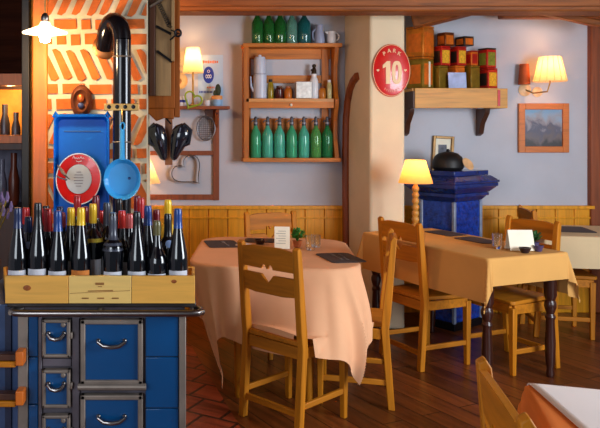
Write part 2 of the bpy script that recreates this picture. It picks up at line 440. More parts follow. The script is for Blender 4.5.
def cooker_door(px0, py0, px1, py1, fw, big=False):
    a, c = S(px0, py0), S(px1, py1); f = fw / F * YS; Y0 = YS - .004
    b = B()
    b.box2((a.x + f*.5, Y0 - .012, c.z + f*.5), (c.x - f*.5, Y0 + .012, a.z - f*.5))
    d = b.out('door' if not big else 'oven_door', bluetile, st, bevel=.002)
    b = B()
    b.box2((a.x, Y0 - .02, a.z - f), (c.x, Y0 + .01, a.z)); b.box2((a.x, Y0 - .02, c.z), (c.x, Y0 + .01, c.z + f))
    b.box2((a.x, Y0 - .02, c.z), (a.x + f, Y0 + .01, a.z)); b.box2((c.x - f, Y0 - .02, c.z), (c.x, Y0 + .01, a.z))
    b.out('door_frame', steel, d, bevel=.004)
    cx = (a.x + c.x) / 2; hw = (c.x - a.x) * (.21 if big else .27); hz = a.z - (a.z - c.z) * (.36 if big else .42)
    pts = [(cx - hw, Y0 - .012, hz + .008), (cx - hw, Y0 - .03, hz + .006), (cx - hw*.6, Y0 - .036, hz - .006), (cx, Y0 - .038, hz - .009), (cx + hw*.6, Y0 - .036, hz - .006), (cx + hw, Y0 - .03, hz + .006), (cx + hw, Y0 - .012, hz + .008)]
    b = B().tube(pts, [.004, .006, .007, .0075, .007, .006, .004], 10); b.ball((cx - hw, Y0 - .014, hz + .008), .008); b.ball((cx + hw, Y0 - .014, hz + .008), .008)
    b.out('handle', chrome, d)
    if big:
        B().tube([(a.x - .008, Y0 - .018, c.z - .006), (c.x + .012, Y0 - .018, c.z - .006)], .012, 10).out('sill_bar', steel, d)
    else:
        B().lathe([(.009, 0), (.009, .006), (.005, .009), (0, .009)], 12, (c.x - f - .012, Y0 - .012, a.z - f - .006), M=Matrix.Rotation(PI/2, 4, 'X')).out('vent_disc', steel, d)
        B().box((c.x + .004, Y0 - .012, hz), (.008, .016, .022)).out('latch', steel, d, bevel=.002)
cooker_door(43, 318, 71, 356, 3.6); cooker_door(43, 368, 71, 406, 3.6); cooker_door(43, 413, 71, 451, 3.6)
cooker_door(81, 318, 143, 383, 5, True); cooker_door(81, 393, 143, 458, 5, True)
panel(42.5, 310, 71.5, 316.5, 'iron_strip', irong, .002); panel(42.5, 358.5, 71.5, 366.5, 'iron_strip', irong, .002)
# side extension at the far left with two towel bars
ex0 = P(-28, 0, 2.6).x
B().box2((ex0, 2.60, 0.05), (sx0 + .004, 3.1, ztop - .025)).out('side_panel', plain('side_panel_blue', srgb(62, 84, 124), .35, .1, .15), st, bevel=.004)
B().box2((P(5, 0, 2.59).x, 2.588, .05), (P(11, 0, 2.59).x, 2.60, ztop - .03)).out('side_strip', plain('slate_strip', srgb(36, 44, 70), .4), st)
for py in (358, 397.5):
    z = P(0, py, 2.5).z; xk = P(20, 0, 2.5).x
    k = B().box((xk, 2.515, z), (.028, .055, .05)).out('bar_block', orangewood, st, bevel=.004)
    B().box2((P(-28, 0, 2.5).x, 2.492, z - .032), (xk - .014, 2.525, z - .012)).out('towel_bar', oakx, k, bevel=.004)
    B().box2((P(-28, 0, 2.5).x, 2.50, z - .011), (xk - .014, 2.54, z + .012)).out('bar_backing', darkwood, k, bevel=.003)

# ------------------------------------------------------------------ wine crate
zc0 = ztop; zc1 = P(0, 276, 2.5).z
qx0, qx1 = P(5, 0, 2.5).x, P(195, 0, 2.5).x; q0, q1 = 2.50, 2.96
cr = thing('wine_crate', 'open pine wine crate full of bottles on top of the blue range', 'crate', ((qx0+qx1)/2, 2.73, zc0))
def knot(b, px, py, r):
    c = P(px, py, 2.4985); b.mat(1).lathe([(r, 0), (r*.7, .0006), (0, .0008)], 14, (c.x, 2.4995, c.z), 1.25, .9, M=Matrix.Rotation(PI/2, 4, 'X')); b.mat(0)
knotm = plain('wood_knot', srgb(150, 78, 24), .6, var=.4, scale=60)
ms = [(5, 68.3, cratew), (68.7, 131.3, cratew2), (131.7, 195, cratew)]
for a_, b_, m in ms:
    b = B().box2((P(a_, 0, 2.5).x, 2.5, zc0 + .002), (P(b_, 0, 2.5).x, 2.515, zc1))
    if a_ == 5: knot(b, 27, 288, .012)
    if a_ > 131: knot(b, 174, 281.5, .0085)
    fb = b.out('front_board', [m, knotm], cr, bevel=.0015)
    if 60 < a_ < 100:
        ink = plain('branded_ink', srgb(140, 84, 40), .8)
        b = B()
        def dash(px0, px1, py, h, sl=0.0):
            p, q = P(px0, py, 2.4995), P(px1, py + sl, 2.4995); hh = h / F * 2.5
            b.prism([(p.x, p.z), (q.x, q.z), (q.x, q.z - hh), (p.x, p.z - hh)], 2.4985, 2.5002)
        for i in range(8): dash(95.5 + i*1.1, 96.2 + i*1.1, 282.6, 2.4)
        dash(98, 102, 286.3, .6)
        for i in range(22): dash(88 + i*1.15, 88.8 + i*1.15, 290.6 - i*.03, 1.0)
        dash(70, 130, 293.2, .35, -2.8)
        for x_ in (82, 97.5, 112): 
            for i in range(6): dash(x_ + i*1.15, x_ + .8 + i*1.15, 297.6, 1.3)
        b.out('brand_mark', ink, fb, smooth=False)
qb = P(194.5, 0, q1).x; ql = P(4, 0, q1).x
B().box2((ql, q1 - .015, zc0 + .002), (qb, q1, zc0 + .045)).out('back_board', cratew, cr, bevel=.0015)
B().prism([(qx0, q0 + .0155), (qx0 + .012, q0 + .0155), (ql + .012, q1 - .0155), (ql, q1 - .0155)], zc0 + .002, zc0 + .045, 'xy').out('side_board', cratew, cr, bevel=.0015)
B().prism([(qx1 - .012, q0 + .0155), (qx1, q0 + .0155), (qb, q1 - .0155), (qb - .012, q1 - .0155)], zc0 + .002, zc0 + .045, 'xy').out('side_board', cratew, cr, bevel=.0015)
B().prism([(qx0 + .0125, q0 + .0155), (qx1 - .0125, q0 + .0155), (qb - .0125, q1 - .0155), (ql + .0125, q1 - .0155)], zc0 + .001, zc0 + .007, 'xy').out('base_board', cratew, cr)

# ------------------------------------------------------------------ wine bottles
wineg = plain('dark_wine_glass', srgb(6, 8, 16), .08, 0, .1, coat=.6)
CAPS = {'navy': srgb(24, 40, 84), 'blue': srgb(22, 66, 140), 'black': srgb(14, 14, 20), 'red': srgb(178, 20, 24), 'dark red': srgb(112, 14, 30), 'yellow': srgb(236, 192, 30), 'grey': srgb(66, 70, 84), 'pink': srgb(190, 80, 78), 'olive': srgb(96, 90, 50), 'scarlet': srgb(206, 34, 22)}
capm = {k: plain('capsule_' + k.replace(' ', '_'), v, .3, .1, .1, coat=.3) for k, v in CAPS.items()}
paper = plain('bottle_label_paper', srgb(206, 210, 220), .7, var=.08, scale=30)
paper_o = plain('bottle_label_orange', srgb(220, 130, 50), .7); paper_y = plain('bottle_label_yellow', srgb(224, 200, 70), .7); medal = plain('medallion_paper', srgb(150, 176, 224), .6)
straw = plain('straw_yellow_wrap', srgb(222, 180, 50), .6)
ROWY = {1: 2.557, 2: 2.637, 3: 2.717, 4: 2.797, 5: 2.877}
zb0 = zc0 + .0075
def bottle(px, top, row, shape, cap, caph, label, lab=None, R=.0365):
    Y = ROWY[row]; p = P(px, top, Y); H = p.z - zb0; x = p.x
    rn = .0135
    if shape == 'flute': prof = [(R*.9, 0), (R, .004), (R, H*.42), (R*.93, H*.5), (R*.72, H*.62), (R*.5, H*.74), (rn, H*.84), (rn, H*.985), (rn*.85, H)]
    elif shape == 'bordeaux': prof = [(R*.9, 0), (R, .004), (R, H*.58), (R*.96, H*.62), (R*.72, H*.675), (R*.45, H*.71), (rn, H*.75), (rn, H*.985), (rn*.85, H)]
    else: prof = [(R*.9, 0), (R, .004), (R, H*.46), (R*.94, H*.52), (R*.7, H*.6), (R*.5, H*.67), (rn*1.05, H*.76), (rn, H*.985), (rn*.85, H)]
    o = B().lathe(prof, 24, (x, Y, zb0)).out('wine_bottle', wineg, loc=(x, Y, zb0))
    tag(o, label, 'bottle', 'wine bottles in the crate')
    def rad(z):
        for (r0, z0), (r1, z1) in zip(prof, prof[1:]):
            if z0 <= z <= z1: return r0 + (r1 - r0) * (z - z0) / max(1e-6, z1 - z0)
        return rn
    ch = caph / F * Y; zs = [H - ch + ch * i / 6 for i in range(7)]
    B().lathe([(rad(z) + .0012, z) for z in zs] + [(rad(H) + .0008, H + .0012), (0, H + .0014)], 20, (x, Y, zb0)).out('capsule', capm[cap], o)
    lo, hi = .22, .46
    if lab == 'medal':
        z = H * .64; r = rad(z) + .003
        B().lathe([(.014, 0), (.014, .001), (0, .0015)], 18, (x + .004, Y - r, zb0 + z), M=Matrix.Rotation(PI/2, 4, 'X')).out('neck_medallion', medal, o)
    if lab == 'straw':
        zs = [H * (.36 + .06 * i) for i in range(9)]
        B().lathe([(rad(z) + .002, z) for z in zs], 20, (x, Y, zb0), cap=False).out('straw_wrap', straw, o)
    m = {'orange': paper_o}.get(lab, paper)
    if lab == 'yellow':
        z = H * .6; B().lathe([(rad(z - .006) + .0012, z - .006), (rad(z + .008) + .0012, z + .008)], 20, (x, Y, zb0), cap=False).out('neck_label', paper_y, o)
    ztop_ = H * hi if row > 1 else H * .44
    b = B(); b.sheet(lambda u, v: Vector((x + (R + .0006) * math.sin((u - .5) * 2.1), Y - (R + .0006) * math.cos((u - .5) * 2.1), zb0 + .045 + v * (ztop_ - .045) * (.62 if row == 1 else .8))), 10, 1)
    b.out('label', m, o)
BL = [
 (18, 208, 1, 'flute', 'navy', 20, 'slim bottle with navy capsule at the front left corner of the crate', None),
 (38, 203, 1, 'flute', 'black', 26, 'tall bottle with long black capsule in front, second from the crate corner at left', None),
 (58, 211, 1, 'flute', 'blue', 20, 'slim front bottle with blue capsule before the foot of the orange post', None),
 (81, 208, 1, 'flute', 'yellow', 17, 'front bottle with narrow yellow capsule, the middle of three yellow capped bottles', 'orange'),
 (113, 213, 1, 'bordeaux', 'grey', 37, 'front bottle with long grey capsule right of the yellow capped ones', None),
 (137, 212, 1, 'flute', 'black', 16, 'front bottle with short black capsule below the twin red capsules', None),
 (157, 221, 1, 'burgundy', 'olive', 14, 'shortest front bottle with dull olive capsule', None),
 (178, 209, 1, 'flute', 'blue', 19, 'slim bottle with blue capsule at the right end of the crate', None),
 (28.5, 217, 2, 'burgundy', 'navy', 15, 'bottle with navy capsule and round pale neck medallion near the left end', 'medal'),
 (48, 209, 2, 'burgundy', 'red', 22, 'second row bottle with bright red capsule in front of the orange post', None),
 (71, 208, 2, 'flute', 'yellow', 17, 'second row bottle with yellow capsule, leftmost of the three yellow ones', None),
 (93, 204, 2, 'bordeaux', 'yellow', 19, 'bottle with the widest yellow capsule and a yellow neck label', 'yellow'),
 (122, 211, 2, 'burgundy', 'scarlet', 17, 'bottle with scarlet capsule standing under the blue frying pan', None),
 (148, 206, 2, 'flute', 'blue', 19, 'tall second row bottle with blue capsule left of the olive capped one', None),
 (168, 214, 2, 'bordeaux', 'black', 22, 'bottle with broad black capsule and pale blue round neck medallion near the right end', 'medal'),
 (40, 209, 3, 'burgundy', 'red', 16, 'third row bottle with red capsule just right of the tall black capped bottle', None),
 (62, 213, 3, 'burgundy', 'dark red', 14, 'low third row bottle with dark red capsule left of the yellow capped ones', None),
 (107, 203, 3, 'bordeaux', 'grey', 22, 'third row bottle with grey capsule beside the frying pan edge', None),
 (141, 198, 3, 'bordeaux', 'red', 20, 'right one of the twin tall red capsules beside the frying pan', None),
 (26, 208, 4, 'burgundy', 'red', 16, 'back bottle with red capsule behind the one with the medallion at left', None),
 (77.5, 196, 4, 'bordeaux', 'red', 20, 'tall back bottle with red capsule between two yellow capsules under the plate', None),
 (96, 196, 4, 'bordeaux', 'dark red', 22, 'tall back bottle with dark red capsule behind the widest yellow capsule', None),
 (130, 214, 4, 'burgundy', 'pink', 14, 'back bottle with faded pink capsule right of the scarlet one', None),
 (168, 200, 4, 'bordeaux', 'yellow', 14, 'back bottle with yellow capsule and straw wrapped shoulder against the wainscot', 'straw'),
 (101, 211, 5, 'burgundy', 'scarlet', 16, 'rearmost bottle with scarlet capsule in front of the blue tray', None),
 (137.5, 196, 5, 'bordeaux', 'dark red', 20, 'left one of the twin tall red capsules beside the frying pan', None),
 (119, 199, 5, 'bordeaux', 'black', 14, 'rearmost bottle with black top standing right under the frying pan', None),

 (85, 207, 3, 'burgundy', 'dark red', 15, 'third row bottle with dark red capsule right behind the middle yellow capped one', None),
 (46, 206, 4, 'bordeaux', 'black', 18, 'back bottle with black capsule in front of the orange post', None),
 (149, 212, 4, 'bordeaux', 'black', 18, 'back bottle with black capsule behind the tall blue capped one', None),
 (60, 207, 5, 'burgundy', 'navy', 15, 'rearmost bottle with navy capsule below the red plate', None),
 (82, 214, 5, 'burgundy', 'black', 15, 'rearmost bottle with black capsule before the lower middle of the blue tray', None),
 (156.5, 210, 5, 'bordeaux', 'dark red', 15, 'rearmost bottle with dark red capsule against the right edge of the bricks', None),
]
for a_ in BL: bottle(*a_)

# ------------------------------------------------------------------ stovepipe and the things hung on the chimney
YP = 3.03
pp = thing('stove_pipe', 'shiny black stove pipe rising from the range and bending into the bricks', 'stove pipe', (P(122, 0, YP).x, YP, ztop))
px_ = P(122, 0, YP).x; R = 9.2 / F * YP
b = B(); zt_ = P(0, 40, YP).z
b.tube([(px_, YP, ztop + .002), (px_, YP, zt_)], R, 24)
b.out('straight_pipe', pipem, pp)
arc = [(px_, YP, zt_)]
rr = .085
for k in range(1, 10):
    t = PI * k / 9 * .93
    arc.append((px_ - rr * (1 - math.cos(t)) * .47 , YP + .045 * (1 - math.cos(t)), zt_ + rr * 1.0 * math.sin(t)))
last = Vector(arc[-1]); arc.append((last.x - .004, YB - .002, last.z - .035))
B().tube(arc, R * 1.03, 24).out('elbow', pipem, pp)
e_ = Vector(arc[-1]); B().lathe([(R*1.4, 0), (R*1.4, .006), (R*1.05, .01)], 24, (e_.x, YB - .008, e_.z), M=Matrix.Rotation(PI/2, 4, 'X')).out('rosette', plain('bronze_rosette', srgb(120, 70, 30), .3, .7), pp)
for py in (57, 142):
    z = P(0, py, YP).z; B().lathe([(R + .0015, -.003), (R + .004, 0), (R + .0015, .003)], 24, (px_, YP, z), cap=False).out('pipe_ring', steel, pp)
zbz = P(0, 107.5, YP).z
br = thing('brass_hook_rail', 'pierced brass hook rail clamped across the black stove pipe', 'hook rail', (px_, YP - R - .01, zbz))
b = B(); b.box((px_, YP - R - .008, zbz), (34 / F * YP, .006, .03))
b.out('bar', brass, br, bevel=.002)
for k in range(4):
    x = px_ + (k - 1.5) * .034
    B().lathe([(.009, 0), (.009, .002), (.005, .003)], 12, (x, YP - R - .011, zbz + .001), M=Matrix.Rotation(PI/2, 4, 'X')).out('boss', blackm, br)
hk = [(px_ + .005, YP - R - .011, zbz - .01), (px_ + .005, YP - R - .022, zbz - .025), (px_ + .005, YP - R - .026, zbz - .05), (px_ + .005, YP - R - .02, zbz - .064)]
B().tube(hk, .003, 8).out('hook', brass, br)
# light blue frying pan hanging bottom-out
pc = P(122.5, 179, YP - .075); pr = 18.5 / F * pc.y; MF = Matrix.Rotation(PI/2, 4, 'X')
fp = thing('frying_pan', 'light blue enamel frying pan hanging from a hook on the black stove pipe', 'pan', pc)
B().lathe([(0, -.018), (pr*.75, -.018), (pr*.97, .012), (pr, .018), (pr*.955, .017), (pr*.80, -.008), (pr*.76, -.011), (0, -.011)], 36, pc, 1, 1.12, M=MF, cap=False).out('pan_body', bluepan, fp)
b = B(); zt2 = P(0, 123, pc.y).z
b.tube([(pc.x, pc.y - .014, pc.z + pr*1.02), (pc.x, pc.y - .008, pc.z + pr*1.35), (pc.x - .001, pc.y + .006, zt2 - .03)], [.012, .0095, .009], 10, flat=.5)
b.tube([(pc.x + .009 * math.cos(t), pc.y + .006, zt2 - .014 + .016 * math.sin(t)) for t in [2*PI*k/14 for k in range(14)]], .0035, 8, closed=True)
b.out('handle', bluepan, fp)
B().ball((pc.x + .028, pc.y + .012, pc.z + .002), .006).out('rivet', bluedark, fp)
# blue enamel tray
YT2 = 3.09
t0, t1 = P(54, 114, YT2), P(110, 232, YT2)
tr = thing('enamel_tray', 'large bright blue enamel roasting tray standing upright against the bricks', 'tray', ((t0.x+t1.x)/2, YT2, ztop))
w, h = t1.x - t0.x, t0.z - ztop - .002; cx, cz = (t0.x + t1.x) / 2, ztop + .002 + h / 2
def rrect(w, h, r, n=6):
    o = []
    for cx_, cy_, a0 in ((w/2-r, h/2-r, 0), (-w/2+r, h/2-r, PI/2), (-w/2+r, -h/2+r, PI), (w/2-r, -h/2+r, 1.5*PI)):
        for k in range(n + 1):
            a = a0 + PI/2*k/n; o.append((cx_ + r*math.cos(a), cy_ + r*math.sin(a)))
    return o
b = B(); rings = []
for ww, hh, r, yy in ((w, h, .03, 0), (w*.985, h*.993, .028, -.008), (w*.93, h*.965, .022, -.006), (w*.86, h*.93, .02, .03)):
    rings.append([b.bm.verts.new((cx + x, YT2 - .012 + yy, cz + z)) for x, z in rrect(ww, hh, r)])
for A_, C_ in zip(rings, rings[1:]):
    for k in range(len(A_)): b._f([A_[k], A_[(k+1) % len(A_)], C_[(k+1) % len(A_)], C_[k]])
b._f(rings[-1])
b.out('basin', bluetray, tr, solid=.002)
B().box((cx, YT2 + .0175, t0.z - .075), (w*.66, .006, .004)).out('pressed_line', bluedark, tr)
for sx in (-1, 1):
    B().tube([(cx + sx*w*.42, YT2 - .013, t0.z - .012), (cx + sx*w*.46, YT2 - .018, t0.z + .006), (cx + sx*w*.5, YT2 - .013, t0.z - .014)], .008, 8).out('corner_lug', bluetray, tr)
# copper mould
mc = P(81, 101, 3.11)
mo = thing('cake_mould', 'oval dark copper cake mould hanging above the blue tray', 'mould', mc)
mr = 11 / F * 3.11
B().lathe([(mr, -.022), (mr*1.0, -.012), (mr*.85, .006), (mr*.68, .012), (mr*.58, .002), (mr*.4, -.004), (0, -.004)], 28, mc, 1, 1.5, M=MF).out('mould_body', copper, mo)
B().ball(mc + Vector((0, -.008, -.02)), .014, 1, .5, .9).out('fruit_relief', plain('blue_grey_patina', srgb(60, 70, 110), .4, .4), mo)
B().ball(mc + Vector((0, -.008, .012)), .016, 1, .5, 1.2).out('fruit_relief', plain('bright_copper', srgb(196, 96, 44), .35, .7), mo)
B().tube([(mc.x + .006*math.cos(t), mc.y + .01, mc.z + mr*1.5 + .002 + .007*math.sin(t)) for t in [2*PI*k/10 for k in range(10)]], .0018, 6, closed=True).out('hanging_ring', steel, mo)
# red rimmed plate
pc2 = P(78.5, 179, 3.035); rp = 22.5 / F * 3.035
MT = Matrix.Rotation(PI/2 - .16, 4, 'X')
pt = thing('souvenir_plate', 'red rimmed plate with pale grey printed centre leaning on the blue tray', 'plate', pc2)
B().lathe([(0, -.012), (rp*.62, -.012), (rp, -.002), (rp*1.01, .001), (rp, .003), (rp*.6, -.006)], 40, pc2, 1, 1.14, M=MT, cap=False).out('rim', redm, pt)
B().lathe([(rp*.575, -.008), (rp*.575, -.0045), (rp*.5, -.004), (0, -.004)], 36, pc2, 1, 1.14, M=MT).out('centre', plain('grey_white_print', srgb(186, 190, 196), .35, var=.05), pt)
B().lathe([(rp*1.005, .0005), (rp*1.012, .003), (rp*.99, .0045), (rp*.97, .003)], 40, pc2, 1, 1.14, M=MT, cap=False).out('rim_line', white, pt)
b = B(); T2 = Matrix.Translation(pc2) @ MT
ink = plain('plate_ink', srgb(120, 112, 120), .5)
for k in range(6):
    wv = (.020, .036, .042, .04, .036, .024)[k]; zz = .03 - k * .012
    b.box(T2 @ Vector((0, zz, -.0032)), (wv, .001, .003), 0)
b.out('printed_lines', ink, pt)
b = B()
for k, (dx, dz, hh) in enumerate(((-.022, 0, .016), (-.012, -.003, .009), (-.002, -.003, .009), (.009, -.001, .013), (.019, -.003, .008))):
    c0 = T2 @ Vector((dx, rp*.93 + dz, .0015)); b.tube([c0 + Vector((-.004, -.0012, 0)), c0 + Vector((0, -.0015, hh*.7)), c0 + Vector((.004, -.0012, 0))], .0013, 6)
c0 = T2 @ Vector((0, rp*.80, .0002)); b.tube([c0 + Vector((-.012, -.0015, .001)), c0 + Vector((0, -.0015, -.003)), c0 + Vector((.012, -.0015, .001))], .0012, 6)
b.out('rim_script', white, pt)
# small grey tined holder on the plate's left edge
hd = thing('fork_holder', 'grey clawed wire fork hooked over the left edge of the red plate', 'fork', P(63, 172, 2.97))
for k in range(4):
    a_ = P(57.5 + k*1.6, 165 + k*1.4, 2.99); b_ = P(62 + k*1.4, 173 + k*.9, 2.972); c_ = P(67.5 + k*.7, 178 + k*.4, 2.985)
    B().tube([a_, b_, c_], [.0025, .003, .002], 7).out('tine', steel, hd)
B().tube([P(57, 176, 3.0), P(60, 178, 2.98), P(67, 180, 2.975)], .0035, 8).out('handle', irong, hd)

# pendant lamp over the range
YL = 2.86
lp = P(45, 30, YL)
pn = thing('pendant_lamp', 'lit white enamel pendant lamp in front of the orange post', 'lamp', lp)
rl = 22.5 / F * YL
zA = P(0, 33, YL).z
B().tube([(lp.x, YL, P(0, 17, YL).z), (lp.x, YL, 2.42)], .0028, 6).out('cord', brass, pn)
B().lathe([(rl, zA), (rl*.97, zA + .004), (rl*.6, zA + .017), (rl*.28, zA + .028), (rl*.2, zA + .044)], 36, (lp.x, YL, 0), cap=False).out('shade', shade_mat('opal_shade', srgb(245, 238, 222), .5), pn)
B().lathe([(.012, zA + .044), (.016, zA + .052), (.016, zA + .066), (.009, zA + .078), (.004, zA + .082)], 20, (lp.x, YL, 0)).out('socket', chrome, pn)
bulbm = plain('lit_bulb', srgb(255, 240, 210), .3, emit=(1, .86, .62, 1), estr=45)
B().lathe([(.012, zA + .03), (.02, zA + .012), (.024, zA - .012), (.019, zA - .034), (0, zA - .043)], 20, (lp.x, YL, 0)).out('bulb', bulbm, pn)
lamp('pendant_light', (lp.x, YL, zA - .07), 12, (1, .66, .32), .03, pn)
# dried lavender and herbs at the crate's left end
vx = P(-11, 0, 2.8)
dv = thing('dried_flower_bunch', 'bunch of dried lavender and yellow herbs beside the left end of the crate', 'dried flowers', (vx.x, 2.8, ztop - .025))
B().lathe([(.03, 0), (.042, .02), (.045, .12), (.036, .19), (.04, .2), (.034, .2), (.03, .18)], 20, (vx.x, 2.8, ztop - .024)).out('pot', wood('bark_pot', srgb(70, 40, 20), 'z', .8), dv)
lav = plain('lavender_heads', srgb(126, 106, 150), .9, var=.4, scale=50); hay = plain('dry_stems', srgb(150, 124, 40), .9, var=.4, scale=50)
b = B(); bl = B()
for k in range(46):
    t = random.uniform(0, 2*PI); l = random.uniform(.12, .2); sp = random.uniform(.01, .075)
    a_ = Vector((vx.x + .015*math.cos(t), 2.8 + .015*math.sin(t), ztop + .16)); e2 = a_ + Vector((sp*math.cos(t), sp*math.sin(t)*.8, l))
    b.tube([a_, a_.lerp(e2, .5) + Vector((0, 0, .01)), e2], .0016, 5)
    if k % 2: bl.tube([e2 + Vector((0, 0, -.02)), e2 + Vector((.002, 0, 0)), e2 + Vector((.002, 0, .022))], [.005, .008, .003], 6)
b.out('stems', hay, dv)['kind'] = 'stuff'; bl.out('lavender_blossom', lav, dv)['kind'] = 'stuff'
# ------------------------------------------------------------------ things hung on the brown timber
YG = YT - .004
g0, g1 = P(154, 96, YG), P(174, -30, YG)
ks = thing('cabbage_slicer', 'weathered wooden cabbage slicer with slanted blades hung on the brown timber', 'slicer', ((g0.x+g1.x)/2, YG, g0.z))
b = B(); b.box2((P(155.5, 0, YG).x, YG - .014, g0.z), (P(171, 0, YG).x, YG - .001, g1.z)); b.out('board', greyw, ks, bevel=.002)
for a_, b_, m in ((149.5, 155.3, darkwood), (171.2, 174.5, greyw)):
    B().box2((P(a_, 0, YG).x, YG - .03, g0.z - (.0 if a_ < 150 else -.16)), (P(b_, 0, YG).x, YG - .001, g1.z)).out('side_rail', m, ks, bevel=.002)
for (xa_, ya_, xb_, yb_) in ((156, 26, 171, 34), (157, 51, 172, 62)):
    p, q = P(xa_, ya_, YG - .02), P(xb_, yb_, YG - .02)
    B().tube([p, q], .006, 8).out('blade', blackm, ks)
p, q = P(171.5, 62, YG - .022), P(173, 28, YG - .022); B().tube([p, q], .003, 6).out('blade_rod', blackm, ks)
b = B(); n = 70
b.tube([Vector((P(158 + 12*k/n, 0, YG).x, YG - .03, P(0, 2 + 26*k/n, YG).z)) + Vector((.012*math.cos(k*1.1), 0, .012*math.sin(k*1.1)*.5)) for k in range(n)], .002, 5)
b.out('coil_spring', blackm, ks)
B().tube([P(150, 7, YG - .045), P(163, -1, YG - .045)], .006, 8).out('steel_rod', chrome, ks)
wn = P(178, 33, YG - .05)
b = B(); b.tube([P(170, 40, YG - .04), wn], .004, 8); b.tube([wn + Vector((.014*math.cos(t), 0, .016*math.sin(t))) for t in [2*PI*k/12 for k in range(12)]], .005, 8, closed=True); b.tube([P(171, 30, YG - .04), P(180, 34, YG-.05)], .003, 6)
b.out('wing_screw', blackm, ks)
# strip of wood with a pair of black polished clogs
YK = YT + .035
sp = thing('hanging_strip', 'narrow brown wooden strip hanging below the timber between two black clogs', 'wood strip', P(168.5, 166, YK))
B().box2((P(165, 0, YK).x, YK - .004, P(0, 165, YK).z), (P(172.5, 0, YK).x, YK + .004, P(0, 113, YK).z)).out('strip', wood('strip_wood', srgb(150, 84, 40), 'z', .5), sp, bevel=.001)
B().tube([P(160, 109, YK - .012), P(165, 117, YK - .014), P(171, 124, YK - .012)], .004, 8).out('bent_nail', blackm, sp)
clogm = plain('black_polished_leather', srgb(24, 25, 36), .16, .1, .15, coat=.8)
def clog(sgn, px_top, px_bot, label):
    A_, C_ = P(px_top, 126, YK - .05), P(px_bot, 160, YK - .04)
    o = thing('black_clog', label, 'clog', C_, group='black clogs on the timber')
    pts = [A_ + (C_ - A_) * t for t in (-.06, .05, .2, .4, .6, .8, .95, 1.0)]
    B().tube(pts, [.012, .036, .045, .043, .034, .024, .017, .007], 20, flat=.85).out('shell', clogm, o)
    s0 = A_ + Vector((sgn * .03, -.005, -.02)); B().tube([A_ + Vector((0, -.02, .01)), s0, s0 + Vector((-sgn*.008, -.01, -.06)), C_ + Vector((sgn*.012, -.012, .05))], [.008, .013, .012, .006], 10).out('heel_flap', clogm, o)
    B().tube([pts[1] + Vector((-sgn*.012, -.036, 0)), pts[4] + Vector((-sgn*.004, -.03, 0))], .003, 6).out('pale_streak', plain('streak_grey', srgb(90, 90, 110), .3), o)  # thin paler streak along the front of the shell
clog(-1, 154.5, 164.5, 'glossy black clog with toe down, left of the hanging wooden strip')
clog(1, 183.5, 173, 'glossy black clog with toe down, right of the hanging wooden strip')

# ------------------------------------------------------------------ rack with a shelf on the back wall
W = WALL
def Wp(px, py, d=0.0): return P(px, py, W - d)
rk = thing('wall_rack', 'dark red wooden wall rack with a narrow top shelf, left on the back wall', 'rack', Wp(190, 199, .0))
B().box2((Wp(120, 0).x, W - .20, Wp(0, 108, .1).z - .012), (P(230, 0, W - .2).x, W - .001, Wp(0, 108, .1).z + .012)).out('shelf', redwood, rk, bevel=.003)
zS = Wp(0, 108, .1).z + .0125
B().box2((Wp(213, 0).x, W - .025, Wp(0, 200).z), (Wp(219, 0).x, W - .001, zS - .026)).out('upright', redwood, rk, bevel=.002)
B().box2((Wp(121, 0).x, W - .025, Wp(0, 200).z), (Wp(127, 0).x, W - .001, zS - .026)).out('upright', redwood, rk, bevel=.002)
for py, hh in ((153, .018), (197, .022)):
    B().box2((Wp(127, 0).x, W - .022, Wp(0, py).z - hh), (Wp(213, 0).x, W - .001, Wp(0, py).z + hh)).out('cross_bar', redwood, rk, bevel=.002)
x_ = Wp(216, 0).x
B().prism([(W - .026, zS - .026), (W - .18, zS - .026), (W - .17, zS - .05), (W - .10, zS - .07), (W - .06, zS - .14), (W - .026, zS - .17)], x_ - .012, x_ + .012, 'yz').out('bracket', redwood, rk)
# lamp on the rack's shelf
bulbs = plain('soft_lit_bulb', srgb(255, 236, 200), .3, emit=(1, .72, .4, 1), estr=8)
def table_lamp(px, Y, zfoot, zsh0, zsh1, r0, r1, label, base, watts, turned=False, shm=None):
    x = P(px, 0, Y).x
    t = thing('table_lamp', label, 'lamp', (x, Y, zfoot)); H = zsh0 - zfoot
    if turned:
        prof = [(.05, 0), (.052, .012), (.03, .03), (.018, .04)]
        zz = .045
        while zz < H - .03:
            prof += [(.017, zz), (.024, zz + .015), (.024, zz + .025), (.016, zz + .04)]; zz += .042
        prof += [(.012, H - .01), (.008, H + .05)]
    else: prof = [(.04, 0), (.042, .01), (.014, .02), (.009, .04), (.009, H + .03)]
    B().lathe(prof, 20, (x, Y, zfoot + .001)).out('stem', base, t)
    B().lathe([(r0, zsh0), ((r0 + r1) / 2, (zsh0 + zsh1) / 2), (r1, zsh1)], 36, (x, Y, 0), cap=False).out('lamp_shade', shm or MATS['cream_shade'], t)
    zb_ = zsh0 * .6 + zsh1 * .4
    B().ball((x, Y, zb_), .018).out('bulb', bulbs, t)
    b = B()
    for k in range(3):
        a = 2*PI*k/3; b.tube([(x + .008*math.cos(a), Y + .008*math.sin(a), zsh0 + .03), (x + r0*.97*math.cos(a), Y + r0*.97*math.sin(a), zsh0 + .006)], .0015, 5)
    b.out('shade_carrier', brass, t)
    lamp('lamp_light', (x, Y, zb_ + .05), watts, (1, .54, .2), .03, t)
    return t
shade_mat('cream_shade', srgb(250, 226, 180)); shade_mat('tan_shade', srgb(240, 186, 120), .55)
YR = W - .11
table_lamp(193, YR, zS, P(0, 73, YR).z, P(0, 48, YR).z, 10.5/F*YR, 6.5/F*YR, 'lit lamp with tapered cream shade on the wall rack shelf', brass, 4)
def onrack(px, Y=YR): return P(px, 0, Y).x
